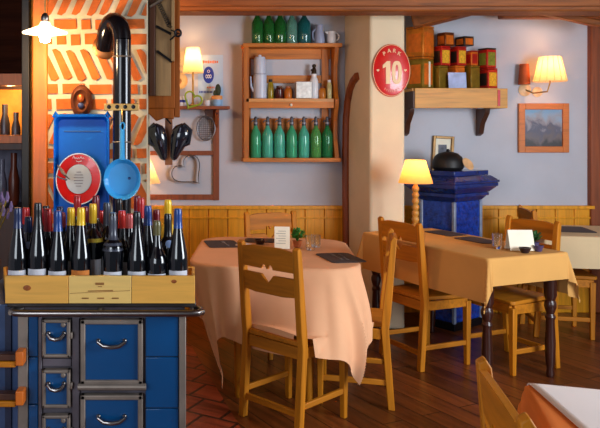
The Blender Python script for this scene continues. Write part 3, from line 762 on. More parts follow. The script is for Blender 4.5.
# poster
a_, c_ = Wp(198, 55), Wp(223, 100)
po = thing('poster', 'pale blue poster with a dark blue oval emblem behind the rack lamp', 'poster', ((a_.x+c_.x)/2, W, c_.z))
B().box2((a_.x, W - .004, zS - .005 + .006), (c_.x, W - .0005, a_.z)).out('sheet', plain('pale_blue_paper', srgb(176, 206, 238), .6, var=.04), po)
orp = plain('poster_orange', srgb(240, 120, 40), .6); blp = plain('poster_blue', srgb(24, 52, 160), .5)
oc = Wp(208.5, 75); b = B().lathe([(.044, 0), (.044, .001), (0, .001)], 30, (oc.x, W - .004, oc.z), 1, 1.55, M=MF); b.out('oval_emblem', blp, po)
b = B()
b.lathe([(.012, 0), (.012, .001), (.008, .001), (.008, 0)], 16, (oc.x, W - .005, oc.z + .03), M=MF, cap=False)
for k in range(3): b.lathe([(.009, 0), (.009, .001), (.005, .001), (.005, 0)], 12, (oc.x - .016 + k*.016, W - .005, oc.z - .012), 1, 1.8, M=MF, cap=False)
b.out('emblem_marks', white, po)
b = B()
for k in range(9): p = Wp(203.3 + k*1.75, 62); b.box((p.x, W - .0045, p.z), (.01, .001, .018 if k % 3 else .024))
for k in range(5): p = Wp(207.5 + k*1.6, 87.5); b.box((p.x, W - .0045, p.z), (.008, .001, .014))
b.out('orange_lettering', orp, po)
b = B()
for k in range(9): p = Wp(199.8 + k*1.5, 92); b.box((p.x, W - .0045, p.z), (.008, .001, .018))
b.out('blue_lettering', blp, po)
# round plaque left of the lamp
p = P(179, 81, W - .055)
o = B().lathe([(0, -.012), (.05, -.012), (.068, -.002), (.07, .002), (.052, -.004), (.03, -.005), (0, -.005)], 30, p, M=Matrix.Rotation(PI/2 - .1, 4, 'X'), cap=False)
pq = o.out('round_plate', plain('cream_majolica', srgb(226, 190, 130), .3), loc=p); tag(pq, 'small round cream plate leaning on the wall left of the rack lamp', 'plate')
B().lathe([(.022, -.0045), (.022, -.003), (0, -.0025)], 20, p, M=Matrix.Rotation(PI/2 - .1, 4, 'X')).out('plate_centre', plain('plate_rust', srgb(176, 110, 60), .3), pq)
def simple(name, label, cat, prof, px, Y, z, m, group=None, n=20):
    x = P(px, 0, Y).x
    o = B().lathe(prof, n, (x, Y, z + .001)).out(name, m, loc=(x, Y, z)); return tag(o, label, cat, group)
mug = simple('painted_mug', 'white and blue painted mug under the rack lamp', 'mug', [(.03, 0), (.036, .01), (.036, .07), (.032, .08), (.029, .08), (.03, .01)], 181.5, W - .14, zS, white)
x = onrack(181.5, W - .14); B().lathe([(.0365, .03), (.0365, .05)], 20, (x, W - .14, zS), cap=False).out('blue_band', blp, mug)
B().tube([(x + .034 + .02*math.sin(t), W - .14, zS + .042 + .024*math.cos(t)) for t in [PI*k/8 for k in range(9)]], .004, 8).out('handle', white, mug)
simple('small_cup', 'small white cup between the green wire heart and the cactus pot', 'cup', [(.022, 0), (.03, .012), (.033, .05), (.03, .05), (.026, .01)], 207, W - .07, zS, white)
cp = simple('cactus_pot', 'blue and white pot with a dark cactus at the right end of the rack shelf', 'potted plant', [(.03, 0), (.042, .02), (.044, .08), (.04, .085), (.034, .08)], 217, W - .1, zS, plain('sky_blue_glaze', srgb(140, 184, 226), .3))
x = onrack(217, W - .1)
B().lathe([(.0445, .055), (.045, .08), (.043, .086)], 20, (x, W - .1, zS), cap=False).out('orange_band', plain('peach_band', srgb(230, 160, 90), .4), cp)
cact = plain('dark_cactus', srgb(50, 62, 44), .7, var=.4, scale=60)
b = B(); b.ball((x + .008, W - .1, zS + .13), .03, .8, .8, 1.7, 12); b.ball((x - .018, W - .1, zS + .105), .017, .8, .8, 1.5, 10); b.out('cactus', cact, cp)
# green wire heart
hx = P(192.5, 0, W - .19)
def heart(c, s, rot, tilt=0):
    out = []
    for k in range(44):
        t = 2*PI*k/44; u = 16*math.sin(t)**3/17; v = (13*math.cos(t) - 5*math.cos(2*t) - 2*math.cos(3*t) - math.cos(4*t))/17
        u2, v2 = u*math.cos(rot) - v*math.sin(rot), u*math.sin(rot) + v*math.cos(rot)
        out.append(Vector((c[0] + u2*s, c[1] - v2*s*tilt, c[2] + v2*s)))
    return out
hp = heart((hx.x, W - .205, P(0, 100, W - .205).z), .075, -.5)
o = B().tube(hp, .0075, 8, closed=True).out('wire_heart', plain('lime_green_ribbon', srgb(140, 170, 40), .5), loc=(hx.x, W - .205, min(q.z for q in hp))); tag(o, 'lime green wire heart hanging over the front of the rack shelf', 'heart ornament')
# sieve and heart ring
scn = Wp(206, 127, .05)
sv = thing('wire_sieve', 'round grey wire sieve hanging under the rack shelf', 'sieve', scn)
wire = plain('grey_wire', srgb(120, 118, 124), .4, .8)
B().tube([scn + Vector((.072*math.cos(t), 0, .098*math.sin(t) - .01)) for t in [2*PI*k/28 for k in range(28)]], .006, 8, closed=True).out('rim', wire, sv)
b = B()
for k in range(-4, 5):
    xx = k * .016; hh = .098 * math.sqrt(max(0, 1 - (xx/.072)**2)); b.tube([scn + Vector((xx, .004 + .02*(1 - (j/3)**2), -.01 + hh*j/3)) for j in range(-3, 4)], .0022, 4)
for k in range(-5, 6):
    zz = k * .017; ww = .072 * math.sqrt(max(0, 1 - (zz/.098)**2)); b.tube([scn + Vector((ww*j/3, .004 + .02*(1 - (j/3)**2), zz - .01)) for j in range(-3, 4)], .0022, 4)
b.out('mesh', wire, sv)
B().tube([scn + Vector((-.0, 0, .088)), scn + Vector((-.01, 0, .13)), scn + Vector((.0, .01, zS - .03 - scn.z))], .0035, 7).out('handle', wire, sv)
hc = Wp(188, 171, .045)
# heart-shaped ring, point towards lower right, one lobe up
hp = heart(hc, .135, math.radians(42))
o = B(); N = len(hp)
ring = [[o.bm.verts.new(q + (q - hc).normalized()*a + Vector((0, bb, 0))) for (a, bb) in ((-.002, -.02), (.004, -.02), (.004, .02), (-.002, .02))] for q in hp]
for k in range(N):
    for j in range(4): o._f([ring[k][j], ring[k][(j+1) % 4], ring[(k+1) % N][(j+1) % 4], ring[(k+1) % N][j]])
tag(o.out('heart_cake_ring', plain('tinned_ring', srgb(62, 52, 54), .4, .6), loc=hc), 'heart shaped metal cake ring hanging inside the wall rack', 'cake ring')

# half hidden wall lamp behind the chimney
def sconce(px, py0, py1, r0, r1, label, d=.14, watts=4, base=None, m='cream_shade', armto=None, n=36):
    Y = W - d; x = P(px, 0, Y).x; z0, z1 = P(0, py1, Y).z, P(0, py0, Y).z
    t = thing('wall_lamp', label, 'lamp', (x, W, z0))
    bx, bz = base if base else (x, z0 - .06)
    B().lathe([(.05, 0), (.052, .006), (.036, .016), (.012, .022), (0, .023)], 24, (bx, W - .001, bz), M=Matrix.Rotation(PI/2, 4, 'X')).out('wall_plate', MATS.get('cream_plate') or plain('cream_plate', srgb(236, 196, 150), .4), t)
    B().tube([(bx, W - .02, bz), (bx + (x-bx)*.3, W - .08, bz - .03), (bx + (x-bx)*.8, Y, bz - .025), (x, Y, z0 - .01), (x, Y, z0 + .03)], .006, 8).out('arm', brass, t)
    B().lathe([(r0, z0), (r0*.5 + r1*.5, (z0+z1)/2), (r1, z1)], n, (x, Y, 0), cap=False).out('lamp_shade', MATS[m], t)
    B().ball((x, Y, z0*.6 + z1*.4), .016).out('bulb', bulbs, t)
    lamp('lamp_light', (x, Y, z0*.6 + z1*.4 + .04), watts, (1, .5, .2), .03, t)
    return t
sconce(143.5, 158, 183, .135, .05, 'lit cream wall lamp half hidden behind the brick chimney, below the clogs', .14, 3)

# ------------------------------------------------------------------ bottle shelf on the back wall
D = .15
def Sx(px): return P(px, 0, W - D).x
def Sz(py): return P(0, py, W - D).z
u = thing('bottle_shelf', 'honey coloured wooden wall shelf holding green bottles in the middle of the back wall', 'shelf', (Sx(291), W, Sz(162)))
B().box2((Sx(243), W - D - .01, Sz(47)), (Sx(342), W - .001, Sz(43.2))).out('top_board', shelfw, u, bevel=.002)
for xa_, xb_, nm in ((244, 249, 0), (335, 339, 1)):
    top, bot = Sz(47), Sz(161)
    if nm: # curved front edge
        pr = [(W - .002, top), (W - D, top), (W - D + .01, top - .05), (W - D + .05, top - .15), (W - D + .055, top - .26), (W - D + .02, Sz(96)), (W - D, Sz(99)), (W - D + .005, Sz(106)), (W - D + .05, Sz(116)), (W - D + .055, Sz(140)), (W - D, Sz(155)), (W - D, bot), (W - .002, bot)]
    else: pr = [(W - .002, top), (W - D, top), (W - D, bot), (W - .002, bot)]
    B().prism(pr, Sx(xa_), Sx(xb_), 'yz').out('side_board', shelfz, u, bevel=.0015)
B().box2((Sx(246), W - D, Sz(102)), (Sx(334), W - .002, Sz(98.5))).out('shelf', wood('shelf_wood_light', srgb(208, 146, 78), 'x'), u, bevel=.002)
B().box2((Sx(243), W - D - .005, Sz(162)), (Sx(341), W - .001, Sz(158))).out('base_board', shelfw, u, bevel=.002)
fr = B().box2((Sx(249), W - D + .002, Sz(108)), (Sx(334), W - D + .014, Sz(102))).out('front_rail', shelfw, u, bevel=.001)
B().ball((Sx(291), W - D - .004, Sz(105)), .012).out('knob', cream, fr)
for a_, b_ in ((47, 57.5), (74, 82), (118, 141)):
    B().box2((Sx(249), W - .02, Sz(b_)), (Sx(334), W - .002, Sz(a_))).out('back_rail', shelfw, u, bevel=.001)
for a_, b_ in ((249, 252.5), (325, 332)):
    B().box2((Sx(a_), W - .028, Sz(158)), (Sx(b_), W - .0205, Sz(47))).out('back_stile', shelfz, u, bevel=.001)
# bottles on top
gg = [glass('green_glass', srgb(70, 175, 90), .06, .8), glass('clear_green_glass', srgb(150, 220, 205), .04, .75), glass('teal_glass', srgb(40, 130, 135), .06, .6), glass('pale_green_glass', srgb(150, 190, 110), .1, .85)]
zT = Sz(43.2) + .001
def flagon(px, py_top, w, m, label, Y=W - .075, z=None, neck=.3, group='green flagons on top of the bottle shelf'):
    z = zT if z is None else z
    H = P(0, py_top, Y).z - z; r = w / 2 / F * Y; x = P(px, 0, Y).x; i = .004
    o = B().lathe([(r*.9, 0), (r, .012), (r, H*(.86-neck)), (r*.9, H*(.93-neck)), (r*.55, H*(1.03-neck)), (r*.32, H*(1.12-neck)), (r*.28, H*.95), (r*.34, H*.96), (r*.34, H), (r*.22, H), (r*.22, H*(1.1-neck)), (r*.5, H*(1.0-neck)), (r*.85, H*(.9-neck)), (r-i, H*(.83-neck)), (r-i, .02), (0, .016)], 28, (x, Y, z)).out('glass_flagon', m, loc=(x, Y, z))
    tag(o, label, 'bottle', group)
    B().lathe([(r*.21, H*.9), (r*.21, H + .012), (r*.15, H + .02), (0, H + .02)], 14, (x, Y, z)).out('stopper', darkwood, o)
    return o
flagon(257.3, 9, 11.4, gg[0], 'deep green flagon, leftmost of the three deep green ones on the shelf top', W - .10)
flagon(268.7, 9.5, 11, gg[0], 'deep green flagon, the middle of the three deep green ones on the shelf top', W - .09)
flagon(280.1, 9, 11.4, gg[0], 'deep green flagon just left of the clear aqua flagon on the shelf top', W - .09)
flagon(291.8, 9.5, 11, gg[1], 'clear aqua flagon between a deep green flagon and the teal jug', W - .09)
flagon(304.2, 14, 12.8, gg[2], 'squat dark teal flagon on the shelf top beside the grey pitcher', W - .09, neck=.2)
stone = plain('grey_stoneware', srgb(150, 160, 190), .4, var=.08)
o = simple('stone_pitcher', 'tall blue grey stoneware pitcher on the shelf top', 'pitcher', [(.038, 0), (.042, .02), (.036, .08), (.03, .12), (.026, .145), (.032, .155), (.026, .155), (.022, .13)], 319.5, W - .08, zT, stone)
x = P(319.5, 0, W - .08).x; B().tube([(x - .03, W - .08, zT + .12), (x - .055, W - .08, zT + .10), (x - .055, W - .08, zT + .05), (x - .04, W - .08, zT + .03)], .006, 8).out('handle', stone, o)
o = simple('white_jug', 'small white jug at the right end of the shelf top', 'jug', [(.026, 0), (.034, .02), (.034, .07), (.03, .085), (.034, .1), (.028, .1), (.024, .08)], 331.5, W - .08, zT, white)
x = P(331.5, 0, W - .08).x
B().tube([(x + .034*1 + .028*math.sin(t), W - .08, zT + .06 + .03*math.cos(t)) for t in [PI*k/8 for k in range(9)]], .005, 8).out('handle', white, o)
B().prism([(x - .03, zT + .075), (x - .055, zT + .1), (x - .028, zT + .1)], W - .088, W - .072, 'xz').out('spout', white, o)
# middle shelf
zM = Sz(98.5) + .001; Ym = W - .085
bluew = plain('bluish_white_enamel', srgb(196, 208, 232), .3, 0, .05)
can = simple('white_canister', 'tall white two tiered canister with a spout on the middle shelf', 'canister', [(.047, 0), (.053, .006), (.053, .19), (.048, .197)], 260, Ym, zM, bluew)
x = P(259.8, 0, Ym).x
B().lathe([(.045, .1985), (.046, .21), (.046, .315), (.04, .335), (.012, .34), (.014, .352), (0, .356)], 24, (x, Ym, zM)).out('upper_tier', bluew, can)
B().tube([(x - .048, Ym, zM + .06), (x - .07, Ym, zM + .10), (x - .075, Ym, zM + .18)], [.014, .009, .006], 10).out('spout', bluew, can)
B().lathe([(.0475, .196), (.0475, .2)], 24, (x, Ym, zM), cap=False).out('dark_seam', bluedark, can)
def jar(px, w, top, m, label, name, cat, lid=None, squared=False, grp=None, Y=None):
    Y = Y or Ym; x = P(px, 0, Y).x; r = w/2/F*Y; H = P(0, top, Y).z - zM
    if squared: o = B().box((x, Y, zM + H/2 + .0005), (2*r, 2*r*.7, H)).out(name, m, loc=(x, Y, zM), bevel=.003)
    else: o = B().lathe([(r*.9, 0), (r, .008), (r, H*.7), (r*.7, H*.84), (r*.6, H*.86), (r*.6, H*(.88 if lid else 1))], 20, (x, Y, zM + .0005)).out(name, m, loc=(x, Y, zM))
    tag(o, label, cat, grp)
    if lid and not squared: B().lathe([(r*.66, H*.86), (r*.66, H), (0, H*1.005)], 18, (x, Y, zM + .0005)).out('lid', lid, o)
    return o
jar(270.5, 6, 79.5, plain('olive_oil', srgb(150, 130, 24), .15), 'small olive yellow bottle beside the white canister', 'oil_bottle', 'bottle', blackm)
jar(279, 8.5, 86, plain('dark_jam', srgb(74, 26, 22), .2), 'small dark red jar on the middle shelf', 'jam_jar', 'jar', darkwood)
jar(288, 8, 86.5, plain('amber_honey', srgb(190, 104, 26), .3), 'amber jar left of the square silver tin', 'honey_jar', 'jar', plain('jar_lid_orange', srgb(180, 90, 30), .4))
sb = jar(303, 15.5, 82, plain('silver_tin', srgb(206, 206, 204), .35, .3, .2, 40), 'square silver tin in the middle of the middle shelf', 'silver_tin', 'tin', squared=True, Y=W - .11)
fj = jar(314, 8.5, 74, white, 'white jar topped with a dark figure on the middle shelf', 'figure_jar', 'jar', None, Y=W - .075)
x = P(314, 0, W - .075).x; zf = P(0, 74, W - .075).z; dk = plain('dark_bronze', srgb(52, 40, 26), .4, .5)
b = B(); b.lathe([(.022, 0), (.02, .03), (.014, .045), (.009, .05)], 16, (x, W - .075, zf)); b.ball((x, W - .075, zf + .064), .017); b.ball((x - .016, W - .075, zf + .03), .011); b.out('figure_lid', dk, fj)
jar(322.3, 7, 86.5, plain('orange_jar', srgb(186, 110, 30), .3), 'small orange jar right of the figure jar', 'spice_jar', 'jar', copper)
jar(329.3, 5, 80, plain('pale_yellow_bottle', srgb(206, 200, 140), .2), 'slim pale yellow bottle at the right end of the middle shelf', 'cordial_bottle', 'bottle', white)
# swing-top siphon bottles on the lower shelf
sg = [glass('siphon_green', srgb(90, 215, 165), .05, .6), glass('siphon_aqua', srgb(110, 230, 205), .05, .6), glass('siphon_moss', srgb(110, 195, 110), .05, .6), glass('siphon_deep', srgb(50, 165, 105), .05, .6)]
zL = Sz(158) + .001; Yl = W - .09
def siphon(px, m, label):
    x = P(px, 0, Yl).x; r = .0435; H = .27
    o = B().lathe([(r*.92, 0), (r, .01), (r, .168), (r*.95, .19), (r*.7, .218), (r*.42, .24), (r*.34, .262), (r*.24, .262), (r*.3, .236), (r*.6, .212), (r*.87, .185), (r*.92, .166), (r*.92, .018), (0, .014)], 28, (x, Yl, zL)).out('siphon_bottle', m, loc=(x, Yl, zL))
    tag(o, label, 'bottle', 'siphon bottles on the lower shelf')
    h = B(); h.lathe([(.015, .255), (.017, .262), (.017, .29), (.012, .305), (.014, .315), (.008, .33), (0, .332)], 14, (x, Yl, zL)); h.tube([(x, Yl, zL + .3), (x - .025, Yl - .01, zL + .298), (x - .034, Yl - .014, zL + .285)], .005, 7); h.tube([(x + .004, Yl, zL + .31), (x + .028, Yl, zL + .316)], .004, 6)
    h.out('siphon_head', plain('pewter_head', srgb(72, 78, 92), .35, .6), o)
    B().ball((x, Yl, zL + .278), .0175, 1, 1, .6).out('collar', white, o)
for px, k, lb in ((255.6, 0, 'green siphon bottle at the left end of the lower shelf'), (267.6, 1, 'aqua siphon bottle, second from the left on the lower shelf'), (279.5, 1, 'aqua siphon bottle, third from the left on the lower shelf'), (291.6, 0, 'green siphon bottle standing right below the white knob'), (303.8, 1, 'pale aqua siphon bottle, third from the right on the lower shelf'), (315.8, 2, 'moss green siphon bottle, second from the right on the lower shelf'), (327.2, 3, 'deep green siphon bottle at the right end of the lower shelf')):
    siphon(px, sg[k], lb)

# ------------------------------------------------------------------ sign on the pillar
YN = 5.275
c = P(391, 70.5, YN); rx, rz = 19 / F * YN, 26.5 / F * YN
sn = thing('enamel_sign', 'red oval enamel sign reading 10 on the pillar', 'sign', (c.x, YN, c.z))
MS = Matrix.Rotation(PI/2, 4, 'X')
B().lathe([(rx*.95, -.004), (rx, .004), (rx*.99, .01), (rx*.9, .015), (0, .018)], 48, (c.x, YN, c.z), 1, rz/rx, M=MS).out('plate', redm, sn)
sgc = plain('sign_cream', srgb(236, 200, 150), .4, var=.03)
def ell(k, y, w): return [(c.x + rx*k*math.cos(t), YN + y, c.z + rz*k*math.sin(t)) for t in [2*PI*i/48 for i in range(48)]]
B().tube(ell(.965, -.0125, 0), .0022, 6, closed=True).out('border_line', sgc, sn)
k = 1 / F * YN
def sgx(px): return P(px, 0, YN).x
def sgz(py): return P(0, py, YN).z
one = [(sgx(385.2), sgz(84)), (sgx(385.2), sgz(67)), (sgx(382), sgz(68.6)), (sgx(382), sgz(65.4)), (sgx(386.2), sgz(61.4)), (sgx(389.4), sgz(61.4)), (sgx(389.4), sgz(84))]
B().prism(one, YN - .021, YN - .015, 'xz').out('numeral', sgc, sn, smooth=False)
o_ = B(); cx0_, cz0_ = sgx(396), sgz(72.7)
rg = []
for i_ in range(32):
    t = 2*PI*i_/32; cc, ss = math.cos(t), math.sin(t); q = lambda v, e: math.copysign(abs(v)**e, v)
    rg.append([o_.bm.verts.new((cx0_ + q(cc, .75)*w_*k, y_, cz0_ + q(ss, .8)*h_*k)) for w_, h_, y_ in ((4.9, 11.5, YN - .015), (4.9, 11.5, YN - .021), (1.5, 7.8, YN - .021), (1.5, 7.8, YN - .015))])
for i_ in range(32):
    for j_ in range(4): o_._f([rg[i_][j_], rg[i_][(j_+1) % 4], rg[(i_+1) % 32][(j_+1) % 4], rg[(i_+1) % 32][j_]])
o_.out('numeral', sgc, sn)
b = None
for k, ch in enumerate('PARK'):
    t = math.radians(90 + 33 - 22 * k); xx, zz = rx*.72*math.cos(t), rz*.74*math.sin(t)
    text('letter', ch, .04, Matrix.Translation((xx, -.0185, zz)) @ Matrix.Rotation((t - PI/2) * -.7, 4, 'Y') @ FACING, sgc, sn, .001)
for sgn in (-1, 1):
    hp = [(q.x, q.z) for q in heart((c.x + sgn*rx*.72, 0, c.z), .011, 0)]
    B().prism(hp, YN - .0175, YN - .0145, 'xz').out('heart_mark', sgc, sn)
b = B()
for k in range(8):
    t = math.radians(270 - 28 + 8*k); p = Vector((c.x + rx*.74*math.cos(t), YN - .0158, c.z + rz*.78*math.sin(t))); b.box(p, (.006, .003, .016), M=Matrix.Rotation(-(t + PI/2), 4, 'Y'))
b.out('small_lettering', plain('sign_faint', srgb(224, 120, 90), .4), sn, smooth=False)

# ------------------------------------------------------------------ tin shelf in the alcove
YA = 5.55
sz0, sz1 = P(0, 108, YA).z, P(0, 88, YA).z
ts = thing('tin_shelf', 'long pale wooden box shelf carrying old tins in the alcove', 'shelf', (P(455, 0, YA).x, YA, sz0))
ax0, ax1 = P(404.5, 0, YA).x, P(509, 0, YA).x
B().box2((P(415, 0, YA).x, YA, sz0), (P(498, 0, YA).x, YA + .02, sz1)).out('front_board', palewood, ts, bevel=.003)
B().box2((P(413, 0, YA).x, YA + .02, sz1 - .022), (P(498, 0, YA).x, W - .002, sz1)).out('top_board', palewood, ts, bevel=.002)
B().box2((P(413, 0, YA).x, YA + .0, sz0 - .0), (P(415, 0, YA).x - .001, W - .002, sz1 - .023)).out('end_board', darkwood, ts, bevel=.003)
B().box2((P(498, 0, YA).x + .001, YA + .02, sz0), (ax1, W - .002, sz1 - .002)).out('end_block', palewood, ts, bevel=.003)
B().box2((P(497.6, 0, YA).x, YA - .006, P(0, 106, YA).z), (P(500, 0, YA).x, YA - .0005, P(0, 90, YA).z)).out('red_tape', redm, ts)
for px in (489, 413):
    x = P(px, 0, YA + .05).x
    B().prism([(W - .002, sz0 - .001), (YA + .07, sz0 - .001), (YA + .08, sz0 - .04), (YA + .12, sz0 - .08), (YA + .16, sz0 - .12), (YA + .19, sz0 - .2), (W - .002, sz0 - .22)], x - .02, x + .02, 'yz').out('bracket', darkwood, ts, bevel=.003)
olive = plain('olive_tin', srgb(136, 108, 30), .35, .4, .25, 20); gold = plain('gold_tin', srgb(206, 120, 34), .3, .5, .2, 20); tred = plain('red_tin', srgb(186, 34, 22), .35, .2, .2, 20)
yel = plain('tin_yellow_label', srgb(224, 168, 40), .4, var=.3, scale=60); tbrown = plain('brown_tin', srgb(120, 60, 24), .35, .4, .3, 20); torange = plain('orange_tin', srgb(216, 110, 30), .35, .2, .2, 20); tdark = plain('dark_tin', srgb(52, 40, 34), .4, .3)
greenl = plain('tin_green_print', srgb(120, 130, 40), .4, var=.3, scale=40)
def tin(px, py0, py1, wpx, rz, m, label, labm=None, lidm=None, Y=None, dy=None, strip=None, zbase=None):
    """box tin seen corner-on: px centre, py0 top row, py1 bottom row"""
    Y = Y or YA + .12
    x = P(px, 0, Y).x; z0 = zbase; z1 = P(0, py0, Y).z
    w = wpx / F * Y; s = w / (abs(math.cos(rz)) + abs(math.sin(rz)))
    t = thing('tea_tin', label, 'tin', (x, Y, z0), rz, 'old tins on the alcove shelf')
    H = z1 - z0
    B().box((0, 0, H*.46), (s, s, H*.92 - .002)).out('body', m, t, bevel=.003, world=False)
    B().box((0, 0, H*.96), (s*1.02, s*1.02, H*.08 - .001)).out('lid', lidm or m, t, bevel=.004, world=False)
    if labm:
        B().box((0, -s/2 - .0008, H*.45), (s*.76, .0015, H*.66)).out('front_label', labm, t, world=False)
        B().box((-s/2 - .0008, 0, H*.45), (.0015, s*.7, H*.6)).out('side_label', labm if labm is not yel else tdark, t, world=False)
    if strip:
        B().box((s*.1, -s/2 - .0018, H*.45), (s*.16, .0012, H*.8)).out('pale_stripe', strip, t, world=False)
    return t, z1
r45 = math.radians(38); zsh = sz1 + .0005
_, zz = tin(420, 57.5, 86, 26, r45, olive, 'large olive and orange tin with a pale stripe, under the largest gold tin', torange, gold, strip=cream, zbase=zsh, Y=YA+.115)
tin(420, 27, 57, 27, r45, gold, 'largest gold tin on top of the stack beside the sign', torange, gold, zbase=zz + .001, Y=YA+.115)
r2 = math.radians(22)
_, z2 = tin(439.5, 66, 87, 14.5, r2, olive, 'plain olive tin in the bottom row left of the pale card', None, olive, zbase=zsh)
tin(471, 66, 87, 15, r2, olive, 'plain olive tin in the bottom row right of the pale card', None, olive, zbase=zsh)
tin(456, 66, 87, 15, r2, torange, 'orange tin in the bottom row behind the pale card', None, torange, zbase=zsh)
_, z3 = tin(488, 68.5, 88, 16, r2, tred, 'red tin with yellow label at the right end of the bottom row', yel, tred, zbase=zsh)
_, z4 = tin(441.5, 46.5, 66, 15.5, r2, tred, 'red tin with yellow label above the plain olive tin, left in the second row', yel, tred, zbase=z2 + .001)
tin(458, 47, 66, 14.5, r2, tred, 'red tin with yellow label above the pale card, middle of the second row', yel, tred, zbase=z2 + .001)
tin(471.5, 51, 66, 11, r2, torange, 'small orange red tin in the second row beside the green labelled tin', tred, tred, zbase=z2 + .001)
tin(487, 48.5, 68, 15.5, r2, tred, 'red tin with a square olive label at the right end of the second row', greenl, tdark, zbase=z3 + .001)
tin(445.5, 33, 46, 15, r2, tbrown, 'brown tin at the left of the top row', torange, tbrown, zbase=z4 + .001)
tin(464.5, 37, 47, 16, r2, tdark, 'dark tin with an orange front at the right of the top row', torange, tdark, zbase=z4 + .001)
cd = P(457, 79, YA + .06)
o = B().box((cd.x, YA + .055, sz1 + .0645), (18/F*YA, .004, .125), M=Matrix.Rotation(-.12, 4, 'X')).out('pale_card', plain('pale_blue_card', srgb(176, 190, 236), .5), loc=(cd.x, YA + .055, sz1)); tag(o, 'pale blue card leaning on the tins above the shelf board', 'card')

# ------------------------------------------------------------------ pictures and sconce in the alcove
def picture(name, label, px0, py0, px1, py1, fw, framem, matm, artm, rot=0.0):
    a_, c_ = Wp(px0, py0), Wp(px1, py1); w, h = c_.x - a_.x, a_.z - c_.z
    t = thing(name, label, 'picture', ((a_.x+c_.x)/2, W, (a_.z+c_.z)/2)); R_ = Matrix.Rotation(rot, 4, 'Y'); b = B()
    for sx_ in (-1, 1): b.box(R_ @ Vector((sx_*(w/2 - fw/2), -.014, 0)), (fw, .026, h), M=R_)
    for sz_ in (-1, 1): b.box(R_ @ Vector((0, -.014, sz_*(h/2 - fw/2))), (w - 2*fw, .025, fw), M=R_)
    b.out('frame', framem, t, bevel=.003, world=False)
    B().box((0, -.006, 0), (w - 2*fw + .002, .008, h - 2*fw + .002), M=R_).out('picture_panel', matm, t, world=False)
    return t, w, h
# landscape with procedural paint
m, nt, bb, out = nodes_of('landscape_paint'); n, _ = grain(nt, 9, 6, .6, (1, 1, 1)); tc = nt.nodes.new('ShaderNodeTexCoord'); sep = nt.nodes.new('ShaderNodeSeparateXYZ'); ad = nt.nodes.new('ShaderNodeMath'); ad.operation = 'MULTIPLY_ADD'
nt.links.new(tc.outputs['Object'], sep.inputs[0]); nt.links.new(sep.outputs['Z'], ad.inputs[0]); ad.inputs[1].default_value = 2.6; nt.links.new(n.outputs[0], ad.inputs[2])
r = ramp(nt, ad.outputs[0], [(.12, srgb(66, 66, 70)), (.32, srgb(112, 104, 108)), (.5, srgb(92, 96, 118)), (.62, srgb(150, 148, 158)), (.78, srgb(140, 168, 198)), (.98, srgb(128, 172, 208))]); nt.links.new(r.outputs[0], bb.inputs['Base Color']); bb.inputs['Roughness'].default_value = .4
picture('landscape_painting', 'framed landscape painting in light brown wood on the right wall', 517.5, 103.5, 567.5, 152.5, .05, wood('frame_wood', srgb(206, 118, 52), 'x', .4, .2), m, None)
tp, w_, h_ = picture('small_picture', 'small gilt framed picture hanging above the blue tiled stove', 431.5, 136, 452.5, 172, .022, plain('gilt_frame', srgb(130, 96, 50), .4, .4), cream, None, math.radians(3))
B().box((0, -.0108, 0), (w_*.4, .0016, h_*.52)).out('print', plain('grey_print', srgb(96, 100, 112), .6, var=.5, scale=30), tp, world=False)
xb_, zb_ = Wp(524.5, 90).x, Wp(0, 90).z
sc_ = sconce(550, 57, 81.5, .122, .078, 'lit wall lamp with pleated cream shade beside the landscape painting', .2, 4, (xb_, zb_), 'cream_shade')
p = Wp(537, 92); B().lathe([(.04, 0), (.042, .006), (.028, .012), (0, .014)], 20, (p.x, W - .001, p.z), M=Matrix.Rotation(PI/2, 4, 'X')).out('wall_plate', MATS['cream_plate'], sc_)
B().lathe([(.046, 0), (.042, .06), (.034, .165), (.0, .165)], 20, (Wp(520.5, 0).x, W - .06, Wp(0, 85).z)).out('rust_cone', plain('rust_brown', srgb(164, 76, 30), .7), sc_)  # rust-brown tapered form close to the wall, left of the cream one
b = B(); xs_, Ys_ = P(550, 0, W - .2).x, W - .2
za_, zb2 = P(0, 81.5, Ys_).z, P(0, 57, Ys_).z
for k in range(14):
    a = 2*PI*k/14; b.tube([(xs_ + .1225*math.cos(a), Ys_ + .1225*math.sin(a), za_), (xs_ + .0785*math.cos(a), Ys_ + .0785*math.sin(a), zb2)], .0018, 4)
b.out('pleat', MATS['tan_shade'], sc_)

# ------------------------------------------------------------------ tiled stove in the alcove
KC = (2.15, 5.435); KR = math.atan2(.57, .82)
ko = thing('tiled_stove', 'dark blue tiled heating stove with flared cornice in the alcove', 'stove', (KC[0], KC[1], 0), KR)
ktile = plain('cobalt_relief_tile', srgb(14, 56, 150), .2, 0, .45, 38, bump=.8, coat=.5)
kdark = plain('cobalt_cornice', srgb(12, 40, 110), .2, 0, .4, 26, bump=.4, coat=.5)
B().box((0, 0, .50), (.34, .28, .90)).out('body', ktile, ko, bevel=.006, world=False)
B().box((0, 0, .03), (.36, .30, .06)).out('plinth', blackm, ko, bevel=.004, world=False)
for sx_, sy_ in ((-1, -1), (1, -1), (-1, 1)):
    B().box((sx_*.168, sy_*.138, .50), (.026, .026, .90)).out('corner_moulding', plain('grey_blue_glaze', srgb(124, 136, 160), .3), ko, bevel=.006, world=False)
b = B()
def frus(w0, d0, z0, w1, d1, z1):
    v = [b.bm.verts.new((x*w/2, y*d/2, z)) for w, d, z in ((w0, d0, z0), (w1, d1, z1)) for x, y in ((-1, -1), (1, -1), (1, 1), (-1, 1))]
    for k in range(4): b._f([v[k], v[(k+1) % 4], v[4 + (k+1) % 4], v[4 + k]])
    b._f(v[:4][::-1]); b._f(v[4:])
